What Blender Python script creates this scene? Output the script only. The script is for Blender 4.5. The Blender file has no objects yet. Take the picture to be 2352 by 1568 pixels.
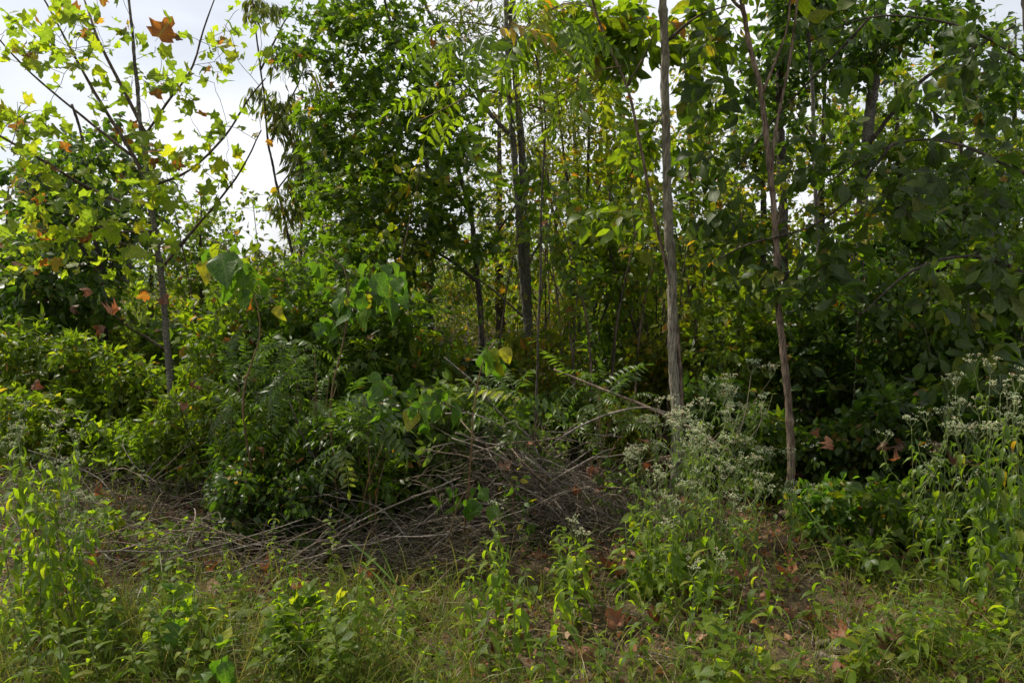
import bpy, math, random
import numpy as np
from mathutils import Matrix, Vector, noise as mnoise

rnd = random.Random(7)
rng = np.random.default_rng(7)
SC = bpy.context.scene
COL = SC.collection
R = math.radians

# ------------------------------------------------------------------ camera, sky, sun, exposure
FPX, CX, CY, HZ = 1829.0, 1176.0, 784.0, 650.0      # photo grid 2352 x 1568
PITCH = math.atan((CY - HZ) / FPX)
CAMZ = 1.6
cd = bpy.data.cameras.new('camera')
cd.lens = 28.0
cd.sensor_width = 36.0
cd.clip_start = 0.05
cd.clip_end = 6000
cam = bpy.data.objects.new('camera', cd)
COL.objects.link(cam)
cam.location = (0, 0, CAMZ)
cam.rotation_euler = (R(90) - PITCH, 0, 0)
SC.camera = cam

SUN_DIR = Vector((-0.50, 0.27, 0.82)).normalized()     # towards the sun
sun_el = math.asin(SUN_DIR.z)
sun_az = math.atan2(SUN_DIR.x, SUN_DIR.y)
world = bpy.data.worlds.new('World')
SC.world = world
world.use_nodes = True
nt = world.node_tree
nt.nodes.clear()
wo = nt.nodes.new('ShaderNodeOutputWorld')
bg = nt.nodes.new('ShaderNodeBackground')
sky = nt.nodes.new('ShaderNodeTexSky')
sky.sky_type = 'NISHITA'
sky.sun_disc = False
sky.sun_elevation = sun_el
sky.sun_rotation = sun_az
sky.air_density = 1.0
sky.dust_density = 2.0
tc = nt.nodes.new('ShaderNodeTexCoord')
mp = nt.nodes.new('ShaderNodeMapping')
mp.inputs['Scale'].default_value = (1, 1, 3.0)
nz = nt.nodes.new('ShaderNodeTexNoise')
nz.inputs['Scale'].default_value = 2.2
nz.inputs['Detail'].default_value = 7
rp = nt.nodes.new('ShaderNodeMapRange')
rp.inputs['From Min'].default_value = 0.36
rp.inputs['From Max'].default_value = 0.56
rp.inputs['To Min'].default_value = 0.55
rp.inputs['To Max'].default_value = 0.97
mx = nt.nodes.new('ShaderNodeMix')
mx.data_type = 'RGBA'
mx.inputs['B'].default_value = (9.7, 9.9, 10.3, 1)     # thin bright high cloud
nt.links.new(tc.outputs['Generated'], mp.inputs['Vector'])
nt.links.new(mp.outputs['Vector'], nz.inputs['Vector'])
nt.links.new(nz.outputs['Fac'], rp.inputs['Value'])
nt.links.new(rp.outputs['Result'], mx.inputs['Factor'])
nt.links.new(sky.outputs['Color'], mx.inputs['A'])
nt.links.new(mx.outputs['Result'], bg.inputs['Color'])
bg.inputs['Strength'].default_value = 0.086
nt.links.new(bg.outputs['Background'], wo.inputs['Surface'])

sl = bpy.data.lights.new('sun', 'SUN')
sl.energy = 4.5
sl.angle = R(0.6)
sl.color = (1.0, 0.93, 0.80)
so = bpy.data.objects.new('sun', sl)
COL.objects.link(so)
so.location = (-6, 4, 12)
so.rotation_euler = SUN_DIR.to_track_quat('Z', 'Y').to_euler()

SC.view_settings.view_transform = 'Standard'
SC.view_settings.look = 'None'
SC.view_settings.gamma = 1.0
SC.view_settings.exposure = 0.36
SC.cycles.max_bounces = 7
SC.cycles.diffuse_bounces = 4
SC.cycles.glossy_bounces = 2
SC.cycles.transmission_bounces = 5
SC.cycles.transparent_max_bounces = 4
SC.cycles.use_adaptive_sampling = True
SC.cycles.adaptive_threshold = 0.02

CT, ST = math.cos(PITCH), math.sin(PITCH)


def P(px, py, Y):
    """world point seen at photo position (px, py) at distance Y in front"""
    x = (px - CX) / FPX
    y = (CY - py) / FPX
    dy = CT + ST * y
    dz = -ST + CT * y
    s = Y / dy
    return np.array([x * s, Y, CAMZ + dz * s])


def project(p):
    p = np.atleast_2d(p)
    d = p - np.array([0, 0, CAMZ])
    f = d[:, 1] * CT - d[:, 2] * ST
    u = d[:, 1] * ST + d[:, 2] * CT
    f = np.maximum(f, 1e-3)
    return CX + d[:, 0] / f * FPX, CY - u / f * FPX, f


def gz(x, y):
    h = 0.10 * mnoise.noise((x * 0.45, y * 0.45, 1.3)) + 0.035 * mnoise.noise((x * 1.9, y * 1.9, 4.1))
    h += 0.10 * math.exp(-((x - 0.9) ** 2 / 1.2 + (y - 4.3) ** 2 / 0.5))
    return h


def yground(px, py):
    """a point on the ground seen at photo position"""
    Y = 1.6 * FPX / max(py - HZ, 60)
    for _ in range(4):
        p = P(px, py, Y)
        Y += (p[2] - gz(p[0], p[1])) * Y / 1.6 * 0.8
    p = P(px, py, Y)
    p[2] = gz(p[0], p[1])
    return p


# ------------------------------------------------------------------ materials
MATS = {}


def _n(t, kind, **kw):
    n = t.nodes.new(kind)
    for k, v in kw.items():
        setattr(n, k, v)
    return n


def leaf_mat(name, stops, trans=0.45, rough=0.42, tmul=(2.6, 2.6, 1.1), veins=0.0, spec=0.3, blotch=0.35, bscale=14.0):
    m = bpy.data.materials.new(name)
    m.use_nodes = True
    t = m.node_tree
    t.nodes.clear()
    L = t.links.new
    out = _n(t, 'ShaderNodeOutputMaterial')
    at = _n(t, 'ShaderNodeAttribute', attribute_name='tint')
    oi = _n(t, 'ShaderNodeObjectInfo')
    ad = _n(t, 'ShaderNodeMath', operation='ADD')
    fr = _n(t, 'ShaderNodeMath', operation='FRACT')
    L(at.outputs['Fac'], ad.inputs[0])
    L(oi.outputs['Random'], ad.inputs[1])
    L(ad.outputs[0], fr.inputs[0])
    cr = _n(t, 'ShaderNodeValToRGB')
    e = cr.color_ramp.elements
    while len(e) > 1:
        e.remove(e[-1])
    if name not in ('dead_leaf', 'straw', 'flower', 'sycamore_leaf'):
        stops = [(p, (c[0] * 1.13, c[1] * 1.02, c[2] * .62) if c[1] > c[0] else c) for p, c in stops]
    e[0].position = stops[0][0]
    e[0].color = (*stops[0][1], 1)
    for p, c in stops[1:]:
        k = e.new(p)
        k.color = (*c, 1)
    L(fr.outputs[0], cr.inputs[0])
    geo = _n(t, 'ShaderNodeTexCoord')
    nz = _n(t, 'ShaderNodeTexNoise')
    nz.inputs['Scale'].default_value = bscale
    nz.inputs['Detail'].default_value = 3
    L(geo.outputs['Object'], nz.inputs['Vector'])
    mr = _n(t, 'ShaderNodeMapRange')
    mr.inputs['From Min'].default_value = 0.3
    mr.inputs['From Max'].default_value = 0.7
    mr.inputs['To Min'].default_value = 1 - blotch
    mr.inputs['To Max'].default_value = 1 + blotch
    L(nz.outputs['Fac'], mr.inputs['Value'])
    mu = _n(t, 'ShaderNodeMix', data_type='RGBA', blend_type='MULTIPLY')
    mu.inputs['Factor'].default_value = 1
    L(cr.outputs['Color'], mu.inputs['A'])
    L(mr.outputs['Result'], mu.inputs['B'])
    col = mu.outputs['Result']
    bump = None
    if veins > 0:
        uv = _n(t, 'ShaderNodeUVMap', uv_map='UVMap')
        sp = _n(t, 'ShaderNodeSeparateXYZ')
        L(uv.outputs['UV'], sp.inputs[0])
        a = _n(t, 'ShaderNodeMath', operation='SUBTRACT')
        a.inputs[1].default_value = 0.5
        L(sp.outputs['X'], a.inputs[0])
        ab = _n(t, 'ShaderNodeMath', operation='ABSOLUTE')
        L(a.outputs[0], ab.inputs[0])
        # side veins: sin((v - k|u|) * f)
        k = _n(t, 'ShaderNodeMath', operation='MULTIPLY')
        k.inputs[1].default_value = 0.75
        L(ab.outputs[0], k.inputs[0])
        s1 = _n(t, 'ShaderNodeMath', operation='SUBTRACT')
        L(sp.outputs['Y'], s1.inputs[0])
        L(k.outputs[0], s1.inputs[1])
        s2 = _n(t, 'ShaderNodeMath', operation='MULTIPLY')
        s2.inputs[1].default_value = 55.0
        L(s1.outputs[0], s2.inputs[0])
        s3 = _n(t, 'ShaderNodeMath', operation='SINE')
        L(s2.outputs[0], s3.inputs[0])
        s4 = _n(t, 'ShaderNodeMapRange')
        s4.inputs['From Min'].default_value = 0.75
        s4.inputs['From Max'].default_value = 1.0
        L(s3.outputs[0], s4.inputs['Value'])
        mid = _n(t, 'ShaderNodeMapRange')
        mid.inputs['From Min'].default_value = 0.035
        mid.inputs['From Max'].default_value = 0.0
        L(ab.outputs[0], mid.inputs['Value'])
        h = _n(t, 'ShaderNodeMath', operation='MULTIPLY')
        h.inputs[1].default_value = 0.45
        L(s4.outputs[0], h.inputs[0])
        mxx = _n(t, 'ShaderNodeMath', operation='MAXIMUM')
        L(h.outputs[0], mxx.inputs[0])
        L(mid.outputs[0], mxx.inputs[1])
        vs = _n(t, 'ShaderNodeMath', operation='MULTIPLY')
        vs.inputs[1].default_value = veins
        L(mxx.outputs[0], vs.inputs[0])
        vm = _n(t, 'ShaderNodeMix', data_type='RGBA')
        L(vs.outputs[0], vm.inputs['Factor'])
        L(col, vm.inputs['A'])
        vm.inputs['B'].default_value = (0.22, 0.27, 0.10, 1)
        col = vm.outputs['Result']
        bump = _n(t, 'ShaderNodeBump')
        bump.inputs['Strength'].default_value = 0.35
        bump.inputs['Distance'].default_value = 0.003
        L(mxx.outputs[0], bump.inputs['Height'])
    pr = _n(t, 'ShaderNodeBsdfPrincipled')
    pr.inputs['Roughness'].default_value = rough
    pr.inputs['Specular IOR Level'].default_value = spec
    L(col, pr.inputs['Base Color'])
    tm = _n(t, 'ShaderNodeMix', data_type='RGBA', blend_type='MULTIPLY')
    tm.inputs['Factor'].default_value = 1
    tm.inputs['B'].default_value = (*tmul, 1)
    L(col, tm.inputs['A'])
    tr = _n(t, 'ShaderNodeBsdfTranslucent')
    L(tm.outputs['Result'], tr.inputs['Color'])
    if bump:
        L(bump.outputs[0], pr.inputs['Normal'])
    ms = _n(t, 'ShaderNodeMixShader')
    ms.inputs[0].default_value = trans
    L(pr.outputs[0], ms.inputs[1])
    L(tr.outputs[0], ms.inputs[2])
    L(ms.outputs[0], out.inputs['Surface'])
    MATS[name] = m
    return m


def bark_mat(name, c1, c2, scale=30, stretch=0.18, bump=0.5, rough=0.85):
    m = bpy.data.materials.new(name)
    m.use_nodes = True
    t = m.node_tree
    L = t.links.new
    pr = t.nodes['Principled BSDF']
    pr.inputs['Roughness'].default_value = rough
    pr.inputs['Specular IOR Level'].default_value = 0.2
    tcn = _n(t, 'ShaderNodeTexCoord')
    mp = _n(t, 'ShaderNodeMapping')
    mp.inputs['Scale'].default_value = (1, 1, stretch)
    L(tcn.outputs['Object'], mp.inputs['Vector'])
    nz = _n(t, 'ShaderNodeTexNoise')
    nz.inputs['Scale'].default_value = scale * 3
    nz.inputs['Detail'].default_value = 8
    nz.inputs['Roughness'].default_value = 0.65
    L(mp.outputs[0], nz.inputs['Vector'])
    n2 = _n(t, 'ShaderNodeTexNoise')
    n2.inputs['Scale'].default_value = 7
    n2.inputs['Detail'].default_value = 4
    L(tcn.outputs['Object'], n2.inputs['Vector'])
    cr = _n(t, 'ShaderNodeValToRGB')
    cr.color_ramp.elements[0].position = 0.42
    cr.color_ramp.elements[0].color = (*c1, 1)
    cr.color_ramp.elements[1].position = 0.58
    cr.color_ramp.elements[1].color = (*c2, 1)
    L(nz.outputs['Fac'], cr.inputs[0])
    mu = _n(t, 'ShaderNodeMix', data_type='RGBA', blend_type='MULTIPLY')
    mu.inputs['Factor'].default_value = 1
    mr = _n(t, 'ShaderNodeMapRange')
    mr.inputs['From Min'].default_value = 0.3
    mr.inputs['From Max'].default_value = 0.7
    mr.inputs['To Min'].default_value = 0.6
    mr.inputs['To Max'].default_value = 1.35
    L(n2.outputs['Fac'], mr.inputs['Value'])
    L(cr.outputs['Color'], mu.inputs['A'])
    L(mr.outputs['Result'], mu.inputs['B'])
    L(mu.outputs['Result'], pr.inputs['Base Color'])
    bp = _n(t, 'ShaderNodeBump')
    bp.inputs['Strength'].default_value = bump
    bp.inputs['Distance'].default_value = 0.02
    L(nz.outputs['Fac'], bp.inputs['Height'])
    L(bp.outputs[0], pr.inputs['Normal'])
    MATS[name] = m
    return m


leaf_mat('sycamore_leaf', [(0, (.095, .15, .018)), (.3, (.13, .19, .018)), (.6, (.17, .23, .018)), (.87, (.22, .25, .018)),
                           (.925, (.30, .22, .02)), (.94, (.21, .07, .02)), (.97, (.13, .05, .02)), (1, (.08, .035, .02))],
         trans=.64, tmul=(2.25, 2.25, .8), veins=.35, rough=.5)
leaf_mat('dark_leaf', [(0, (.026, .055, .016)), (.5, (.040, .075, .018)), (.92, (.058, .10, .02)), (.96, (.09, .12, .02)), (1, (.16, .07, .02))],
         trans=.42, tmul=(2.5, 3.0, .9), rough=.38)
leaf_mat('star_leaf', [(0, (.030, .062, .014)), (.4, (.045, .085, .016)), (.8, (.065, .115, .018)), (.95, (.10, .14, .02)), (.985, (.14, .13, .02)), (1, (.25, .07, .02))],
         trans=.52, tmul=(3.0, 3.2, .8), rough=.4)
leaf_mat('narrow_leaf', [(0, (.045, .07, .02)), (.6, (.07, .10, .025)), (.93, (.11, .13, .03)), (1, (.22, .10, .03))],
         trans=.42, tmul=(2.4, 2.5, .9), rough=.42)
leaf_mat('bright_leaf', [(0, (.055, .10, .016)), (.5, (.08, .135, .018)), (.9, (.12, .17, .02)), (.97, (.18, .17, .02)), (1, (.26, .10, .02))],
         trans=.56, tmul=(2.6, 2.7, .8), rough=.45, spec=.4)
leaf_mat('yellowish_leaf', [(0, (.055, .085, .015)), (.45, (.085, .12, .016)), (.8, (.13, .15, .018)), (.93, (.20, .17, .02)), (1, (.26, .10, .02))],
         trans=.56, tmul=(2.7, 2.8, .8), rough=.45)
leaf_mat('big_leaf', [(0, (.022, .042, .014)), (.45, (.034, .062, .020)), (.85, (.050, .085, .022)), (.95, (.08, .11, .03)), (1, (.13, .12, .02))],
         trans=.42, tmul=(2.6, 3.0, .7), veins=.25, rough=.48, spec=.28)
leaf_mat('heart_leaf', [(0, (.035, .085, .018)), (.5, (.05, .11, .02)), (.85, (.07, .135, .02)), (.93, (.17, .20, .02)), (1, (.24, .19, .02))],
         trans=.48, tmul=(2.4, 2.7, .8), veins=.3, rough=.42)
leaf_mat('frond_leaf', [(0, (.038, .07, .022)), (.5, (.055, .095, .026)), (.95, (.075, .12, .03)), (1, (.15, .15, .03))],
         trans=.42, tmul=(2.4, 2.8, .9), rough=.42, spec=.45)
leaf_mat('weed_leaf', [(0, (.05, .095, .012)), (.5, (.078, .135, .014)), (.9, (.12, .18, .018)), (1, (.18, .18, .02))],
         trans=.58, tmul=(2.9, 3.0, .7), veins=.3, rough=.5, spec=.35)
leaf_mat('boneset_leaf', [(0, (.055, .10, .025)), (.5, (.085, .14, .035)), (1, (.13, .19, .05))],
         trans=.42, tmul=(2.0, 2.2, .8), rough=.55)
leaf_mat('grass_blade', [(0, (.05, .09, .02)), (.55, (.09, .13, .03)), (.8, (.14, .16, .05)), (1, (.28, .22, .10))],
         trans=.4, tmul=(2.0, 2.0, .8), rough=.42)
leaf_mat('big_grass', [(0, (.07, .13, .035)), (1, (.11, .18, .06))], trans=.38, tmul=(2.0, 2.3, .8), rough=.33, spec=.7)
leaf_mat('straw', [(0, (.09, .065, .04)), (.5, (.16, .12, .075)), (1, (.30, .24, .16))], trans=.2, tmul=(1.3, 1.2, 1), rough=.7)
leaf_mat('dead_leaf', [(0, (.07, .034, .02)), (.5, (.17, .068, .034)), (.85, (.25, .11, .055)), (1, (.32, .21, .14))],
         trans=.28, tmul=(1.9, 1.3, .8), veins=.25, rough=.6, bscale=22, blotch=.5)
leaf_mat('flower', [(0, (.34, .44, .22)), (.6, (.58, .64, .42)), (.72, (.60, .52, .32)), (1, (.68, .54, .32))], trans=.25, tmul=(1, 1, .9), rough=.7)
bark_mat('bark_brown', (.080, .055, .038), (.23, .172, .120), 26, .15, .8)
bark_mat('bark_pale', (.13, .112, .082), (.32, .285, .215), 34, .12, .9)
bark_mat('bark_grey', (.055, .050, .040), (.16, .15, .12), 16, 1.6, .4)
bark_mat('bark_dark', (.035, .028, .022), (.09, .075, .058), 24, .3, .5)
bark_mat('twig_brown', (.05, .036, .026), (.12, .09, .065), 20, .4, .3)
bark_mat('stick_grey', (.11, .09, .07), (.27, .23, .19), 30, .3, .5)
bark_mat('stick_brown', (.10, .072, .048), (.25, .19, .13), 30, .3, .5)
bark_mat('twig_mix', (.05, .038, .026), (.20, .165, .12), 9, .6, .2)
bark_mat('weed_stem', (.11, .14, .05), (.20, .24, .10), 20, .3, .1, .6)
bark_mat('red_stem', (.10, .055, .03), (.16, .11, .05), 20, .3, .1, .6)
bark_mat('log_wood', (.10, .075, .055), (.32, .26, .20), 22, .25, 1.0)


# ------------------------------------------------------------------ leaf templates: (verts, faces, uvs per vert)
def strip_leaf(prof, width, rows=None, fold=.25, droop=.6, curl=0.0, wave=0.0, seed=0, petiole=0.0):
    """prof: list of (t, halfwidth fraction). Unit length along +Y."""
    r = random.Random(seed)
    n = rows or len(prof)
    ts = np.linspace(0, 1, n)
    pw = np.interp(ts, [p[0] for p in prof], [p[1] for p in prof]) * width
    V, F, U = [], [], []
    ang = 0.0
    y, z = 0.0, 0.0
    side = r.uniform(-.25, .25)
    for i, t in enumerate(ts):
        if i:
            ds = ts[i] - ts[i - 1]
            ang = -droop * (t ** 1.3)
            y += ds * math.cos(ang)
            z += ds * math.sin(ang)
        w = pw[i]
        cx = side * 0.35 * t * t
        wz = wave * math.sin(t * 9 + seed) * w
        f = fold * w + curl * w * w * 4
        if i == 0 or i == n - 1 and w < 1e-4:
            V.append((cx, y + petiole, z)); U.append((.5, t))
            V.append((cx, y + petiole, z)); U.append((.5, t))
            V.append((cx, y + petiole, z)); U.append((.5, t))
        else:
            V.append((cx - w, y + petiole, z + f + wz)); U.append((.5 - w / (2 * width), t))
            V.append((cx, y + petiole, z)); U.append((.5, t))
            V.append((cx + w, y + petiole, z + f - wz)); U.append((.5 + w / (2 * width), t))
    for i in range(n - 1):
        a = i * 3
        b = a + 3
        if i == 0:
            F += [(a + 1, b + 1, b), (a + 1, b + 2, b + 1)]
        elif i == n - 2 and pw[-1] < 1e-4:
            F += [(a, a + 1, b + 1), (a + 1, a + 2, b + 1)]
        else:
            F += [(a, a + 1, b + 1), (a, b + 1, b), (a + 1, a + 2, b + 2), (a + 1, b + 2, b + 1)]
    if petiole:
        k = len(V)
        V += [(-.006, 0, 0), (.006, 0, 0), (.006, petiole, 0), (-.006, petiole, 0)]
        U += [(.5, 0)] * 4
        F += [(k, k + 1, k + 2), (k, k + 2, k + 3)]
    return clean(V, F, U)


def clean(V, F, U):
    used = sorted({i for f in F for i in f})
    m = {o: n for n, o in enumerate(used)}
    return (np.array([V[i] for i in used], float), [tuple(m[i] for i in f) for f in F], np.array([U[i] for i in used], float))


def fan_leaf(outline, centre, cup=.3, seed=0, petiole=.25, ruffle=.06, droop=.35):
    """outline: closed list of (x, y); triangles from an inner ring keep it bendable."""
    r = random.Random(seed)
    V, F, U = [], [], []
    cx, cy = centre

    def z(x, y):
        d2 = x * x
        return cup * d2 - droop * y * y * .5 + ruffle * math.sin(7 * x + seed) * math.cos(6 * y + seed * 2)
    V.append((cx, cy, z(cx, cy)))
    n = len(outline)
    for (x, y) in outline:
        xi, yi = cx + (x - cx) * .5, cy + (y - cy) * .5
        V.append((xi, yi, z(xi, yi) - .01))
    for (x, y) in outline:
        jx, jy = x + r.uniform(-.02, .02), y + r.uniform(-.02, .02)
        V.append((jx, jy, z(jx, jy) + r.uniform(-.03, .03)))
    for i in range(n):
        j = (i + 1) % n
        F.append((0, 1 + i, 1 + j))
        F += [(1 + i, 1 + n + i, 1 + n + j), (1 + i, 1 + n + j, 1 + j)]
    for v in V:
        U.append((.5 + v[0] * .5, v[1]))
    V = [(a, b + petiole, c) for a, b, c in V]
    k = len(V)
    V += [(-.008, 0, 0), (.008, 0, 0), (.008, petiole + .05, 0), (-.008, petiole + .05, 0)]
    U += [(.5, 0)] * 4
    F += [(k, k + 1, k + 2), (k, k + 2, k + 3)]
    return (np.array(V, float), F, np.array(U, float))


def mirror(half):
    return half + [(-x, y) for x, y in reversed(half) if abs(x) > 1e-6]


SYC = mirror([(0, 0), (.20, -.10), (.42, .02), (.60, .10), (.42, .28), (.66, .46), (.38, .50), (.22, .60), (.24, .78), (0, .98)])
TUL = mirror([(0, 0), (.28, -.02), (.46, .10), (.60, .22), (.38, .38), (.34, .50), (.50, .86), (.18, .80), (0, .72)])
STAR = mirror([(0, 0), (.14, .04), (.45, -.02), (.24, .24), (.52, .42), (.18, .42), (.12, .55), (0, 1.0)])
OAKY = mirror([(0, 0), (.10, .12), (.30, .18), (.14, .34), (.40, .50), (.16, .58), (.22, .80), (0, 1.0)])


STAR_LO = mirror([(0, 0), (.44, -.02), (.22, .24), (.50, .44), (.15, .5), (0, 1.0)])
OAKY_LO = mirror([(0, 0), (.30, .18), (.13, .34), (.40, .52), (.15, .62), (0, 1.0)])


def low_fan(outline, cup=.2, seed=0):
    r = random.Random(seed)
    V = [(0, .35, -.03)] + [(x, y, cup * abs(x) + r.uniform(-.05, .05) - .25 * y * y) for x, y in outline]
    F = [(0, 1 + i, 1 + (i + 1) % len(outline)) for i in range(len(outline))]
    return (np.array(V, float), F, np.array([(.5 + v[0] * .5, v[1]) for v in V], float))


OV = [(0, 0), (.18, .72), (.40, 1), (.62, .85), (.85, .38), (1, 0)]
OBOV = [(0, 0), (.2, .35), (.45, .78), (.66, 1), (.86, .72), (1, 0)]
LANCE = [(0, 0), (.15, .7), (.35, 1), (.65, .68), (.88, .22), (1, 0)]
HEART = [(0, 0.05), (.07, .75), (.25, 1), (.5, .9), (.78, .45), (1, 0)]
TPL = {}


def reg(name, fn, n=4):
    TPL[name] = [fn(i) for i in range(n)]


reg('sycamore', lambda i: fan_leaf(SYC if i % 2 else TUL, (0, .32), cup=[.4, -.3, .6, .1][i], seed=i, petiole=.22, ruffle=.09, droop=[.3, .7, .1, .5][i]))
reg('star_near', lambda i: fan_leaf(STAR, (0, .32), cup=[.4, -.3, .6, .1][i], seed=i, petiole=.2, ruffle=.06))
reg('star', lambda i: low_fan(STAR_LO if i % 2 else OAKY_LO, cup=[.2, -.2, .35, 0][i], seed=i))
reg('ovate_low', lambda i: strip_leaf(OV, .30, 4, fold=[.2, .4, .1, .3][i], droop=[.3, .8, .1, .5][i], seed=i))
reg('ovate_tiny', lambda i: strip_leaf([(0, 0), (.42, 1), (1, 0)], .29, 3, fold=[.2, .4, .1, .3][i], droop=[.3, .8, .1, .5][i], seed=i))
reg('ovate_lite', lambda i: strip_leaf(OV, .28, 4, fold=[.22, .45, .1, .3][i], droop=[.5, 1.1, .2, .7][i], seed=i))
reg('lance_low', lambda i: strip_leaf(LANCE, .17, 4, fold=[.2, .4, .1, .3][i], droop=[.3, .8, .1, .5][i], seed=i))
reg('narrow', lambda i: strip_leaf(LANCE, .10, 4, fold=.3, droop=[.2, .6, .1, .4][i], seed=i))
reg('obovate', lambda i: strip_leaf(OBOV, .26, 7, fold=[.22, .45, .1, .3][i], droop=[.5, 1.1, .2, .7][i], curl=.2, wave=.18, seed=i, petiole=.1))
reg('ovate', lambda i: strip_leaf(OV, .28, 6, fold=[.22, .45, .1, .3][i], droop=[.5, 1.1, .2, .7][i], wave=.15, seed=i, petiole=.08))
reg('heart', lambda i: strip_leaf(HEART, [.38, .32, .40, .34][i], 8, fold=[.25, .6, .1, .4][i], droop=[.5, 1.2, .3, .8][i], wave=.22, seed=i, petiole=.2))
reg('lance', lambda i: strip_leaf(LANCE, .15, 8, fold=[.35, .5, .2, .4][i], droop=[1.0, 1.9, .5, 1.4][i], wave=.2, seed=i, petiole=.04))
reg('dead', lambda i: fan_leaf(SYC, (0, .32), cup=[2.0, -1.6, 1.4, 2.6][i], seed=i + 9, petiole=.2, ruffle=.2, droop=[-.9, 1.2, .8, -.2][i]))
reg('bit', lambda i: strip_leaf([(0, 0), (.3, 1), (.7, .8), (1, 0)], .35, 4, fold=[.8, -.6, .2, .4][i], droop=[1.2, -.8, .4, 2][i], seed=i))


def merge_t(parts):
    V, F, U, o = [], [], [], 0
    for v, f, u in parts:
        V.append(v)
        U.append(u)
        F += [tuple(i + o for i in q) for q in f]
        o += len(v)
    return (np.vstack(V), F, np.vstack(U))


def xf(tp, M):
    v, f, u = tp
    v4 = np.c_[v, np.ones(len(v))] @ np.array(M).T
    return (v4[:, :3], f, u)


def frond(n_pairs, leaflet, lw, droop=.5, seed=0, rows=4, terminal=True, rise=.25):
    r = random.Random(seed)
    parts = []
    pts = []
    N = n_pairs + 1
    y = z = 0
    for i in range(N + 1):
        t = i / N
        pts.append((0, y, z))
        a = rise - (rise + droop) * t
        y += math.cos(a) / N
        z += math.sin(a) / N
    V, F = [], []
    for i, p in enumerate(pts):
        w = .008 * (1 - .6 * i / N)
        V += [(p[0] - w, p[1], p[2]), (p[0] + w, p[1], p[2])]
        if i:
            a = 2 * i - 2
            F += [(a, a + 1, a + 3), (a, a + 3, a + 2)]
    parts.append((np.array(V), F, np.array([(.5, 0)] * len(V))))
    base = strip_leaf(LANCE, lw, rows, fold=.25, droop=.5, seed=seed)
    for i in range(1, N):
        p = pts[i]
        ln = leaflet * (1 - .45 * abs(i / N - .45)) * r.uniform(.85, 1.1)
        for s in (-1, 1):
            M = Matrix.Translation(p) @ Matrix.Rotation(-s * R(r.uniform(52, 72)), 4, 'Z') @ Matrix.Rotation(-R(r.uniform(0, 35)), 4, 'X') @ Matrix.Rotation(R(r.uniform(-25, 25)), 4, 'Y') @ Matrix.Scale(ln, 4)
            parts.append(xf(base, M))
    if terminal:
        M = Matrix.Translation(pts[-1]) @ Matrix.Rotation(-R(30), 4, 'X') @ Matrix.Scale(leaflet, 4)
        parts.append(xf(base, M))
    return merge_t(parts)


reg('frond', lambda i: frond(6, .34, .16, droop=[.5, .9, .3, .7][i], seed=i))
reg('frond_wide', lambda i: frond(4, .48, .20, droop=[.6, 1.0, .3, .8][i], seed=i, rows=5))
reg('frond_fine', lambda i: frond(9, .24, .13, droop=[.5, .9, .3, .7][i], seed=i))


def trifol(seed):
    parts = []
    b = strip_leaf(OV, .33, 5, fold=.3, droop=.5, seed=seed)
    for a, s in ((0, .62), (68, .52), (-68, .52)):
        M = Matrix.Translation((0, .36, 0)) @ Matrix.Rotation(R(a), 4, 'Z') @ Matrix.Scale(s, 4)
        parts.append(xf(b, M))
    parts.append((np.array([(-.01, 0, 0), (.01, 0, 0), (0, .36, 0)], float), [(0, 1, 2)], np.array([(.5, 0)] * 3)))
    return merge_t(parts)


reg('trifoliate', trifol)


# ------------------------------------------------------------------ mesh building
def mesh_from(name, V, F, mat, U=None, tint=None, smooth=True):
    """V (n,3); F (m,3) int array or list of equal-length tuples"""
    me = bpy.data.meshes.new(name)
    V = np.asarray(V, dtype=np.float32)
    F = np.asarray(F, dtype=np.int32)
    n, k = F.shape
    me.vertices.add(len(V))
    me.vertices.foreach_set('co', V.ravel())
    me.loops.add(n * k)
    me.loops.foreach_set('vertex_index', F.ravel())
    me.polygons.add(n)
    me.polygons.foreach_set('loop_start', np.arange(0, n * k, k, dtype=np.int32))
    if smooth:
        me.polygons.foreach_set('use_smooth', np.ones(n, dtype=bool))
    if U is not None:
        uv = me.uv_layers.new(name='UVMap')
        uv.data.foreach_set('uv', np.asarray(U, dtype=np.float32)[F.ravel()].ravel())
    if tint is not None:
        a = me.attributes.new('tint', 'FLOAT', 'POINT')
        a.data.foreach_set('value', np.asarray(tint, dtype=np.float32))
    me.materials.append(MATS[mat])
    me.update(calc_edges=True)
    return me


def link(name, data, parent=None, loc=(0, 0, 0), label=None, cat=None, group=None, kind=None):
    o = bpy.data.objects.new(name, data)
    COL.objects.link(o)
    o.location = loc
    if parent is not None:
        o.parent = parent
    if label:
        o['label'] = label
    if cat:
        o['category'] = cat
    if group:
        o['group'] = group
    if kind:
        o['kind'] = kind
    return o


def empty(name, loc, label, cat, group=None):
    o = link(name, None, None, tuple(loc), label, cat, group)
    o.empty_display_size = .1
    return o


TMESH = {}


def tmesh(kind, mat):
    k = (kind, mat)
    if k not in TMESH:
        TMESH[k] = [mesh_from(kind + '_leaf', v, f, mat, u) for v, f, u in TPL[kind]]
    return TMESH[k]


def norm(a):
    return a / np.maximum(np.linalg.norm(a, axis=-1, keepdims=True), 1e-9)


def frames(d, up):
    """rotation matrices (n,3,3) with column y = d, z close to up"""
    y = norm(d)
    x = norm(np.cross(y, up))
    z = np.cross(x, y)
    return np.stack([x, y, z], axis=-1)


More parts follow.
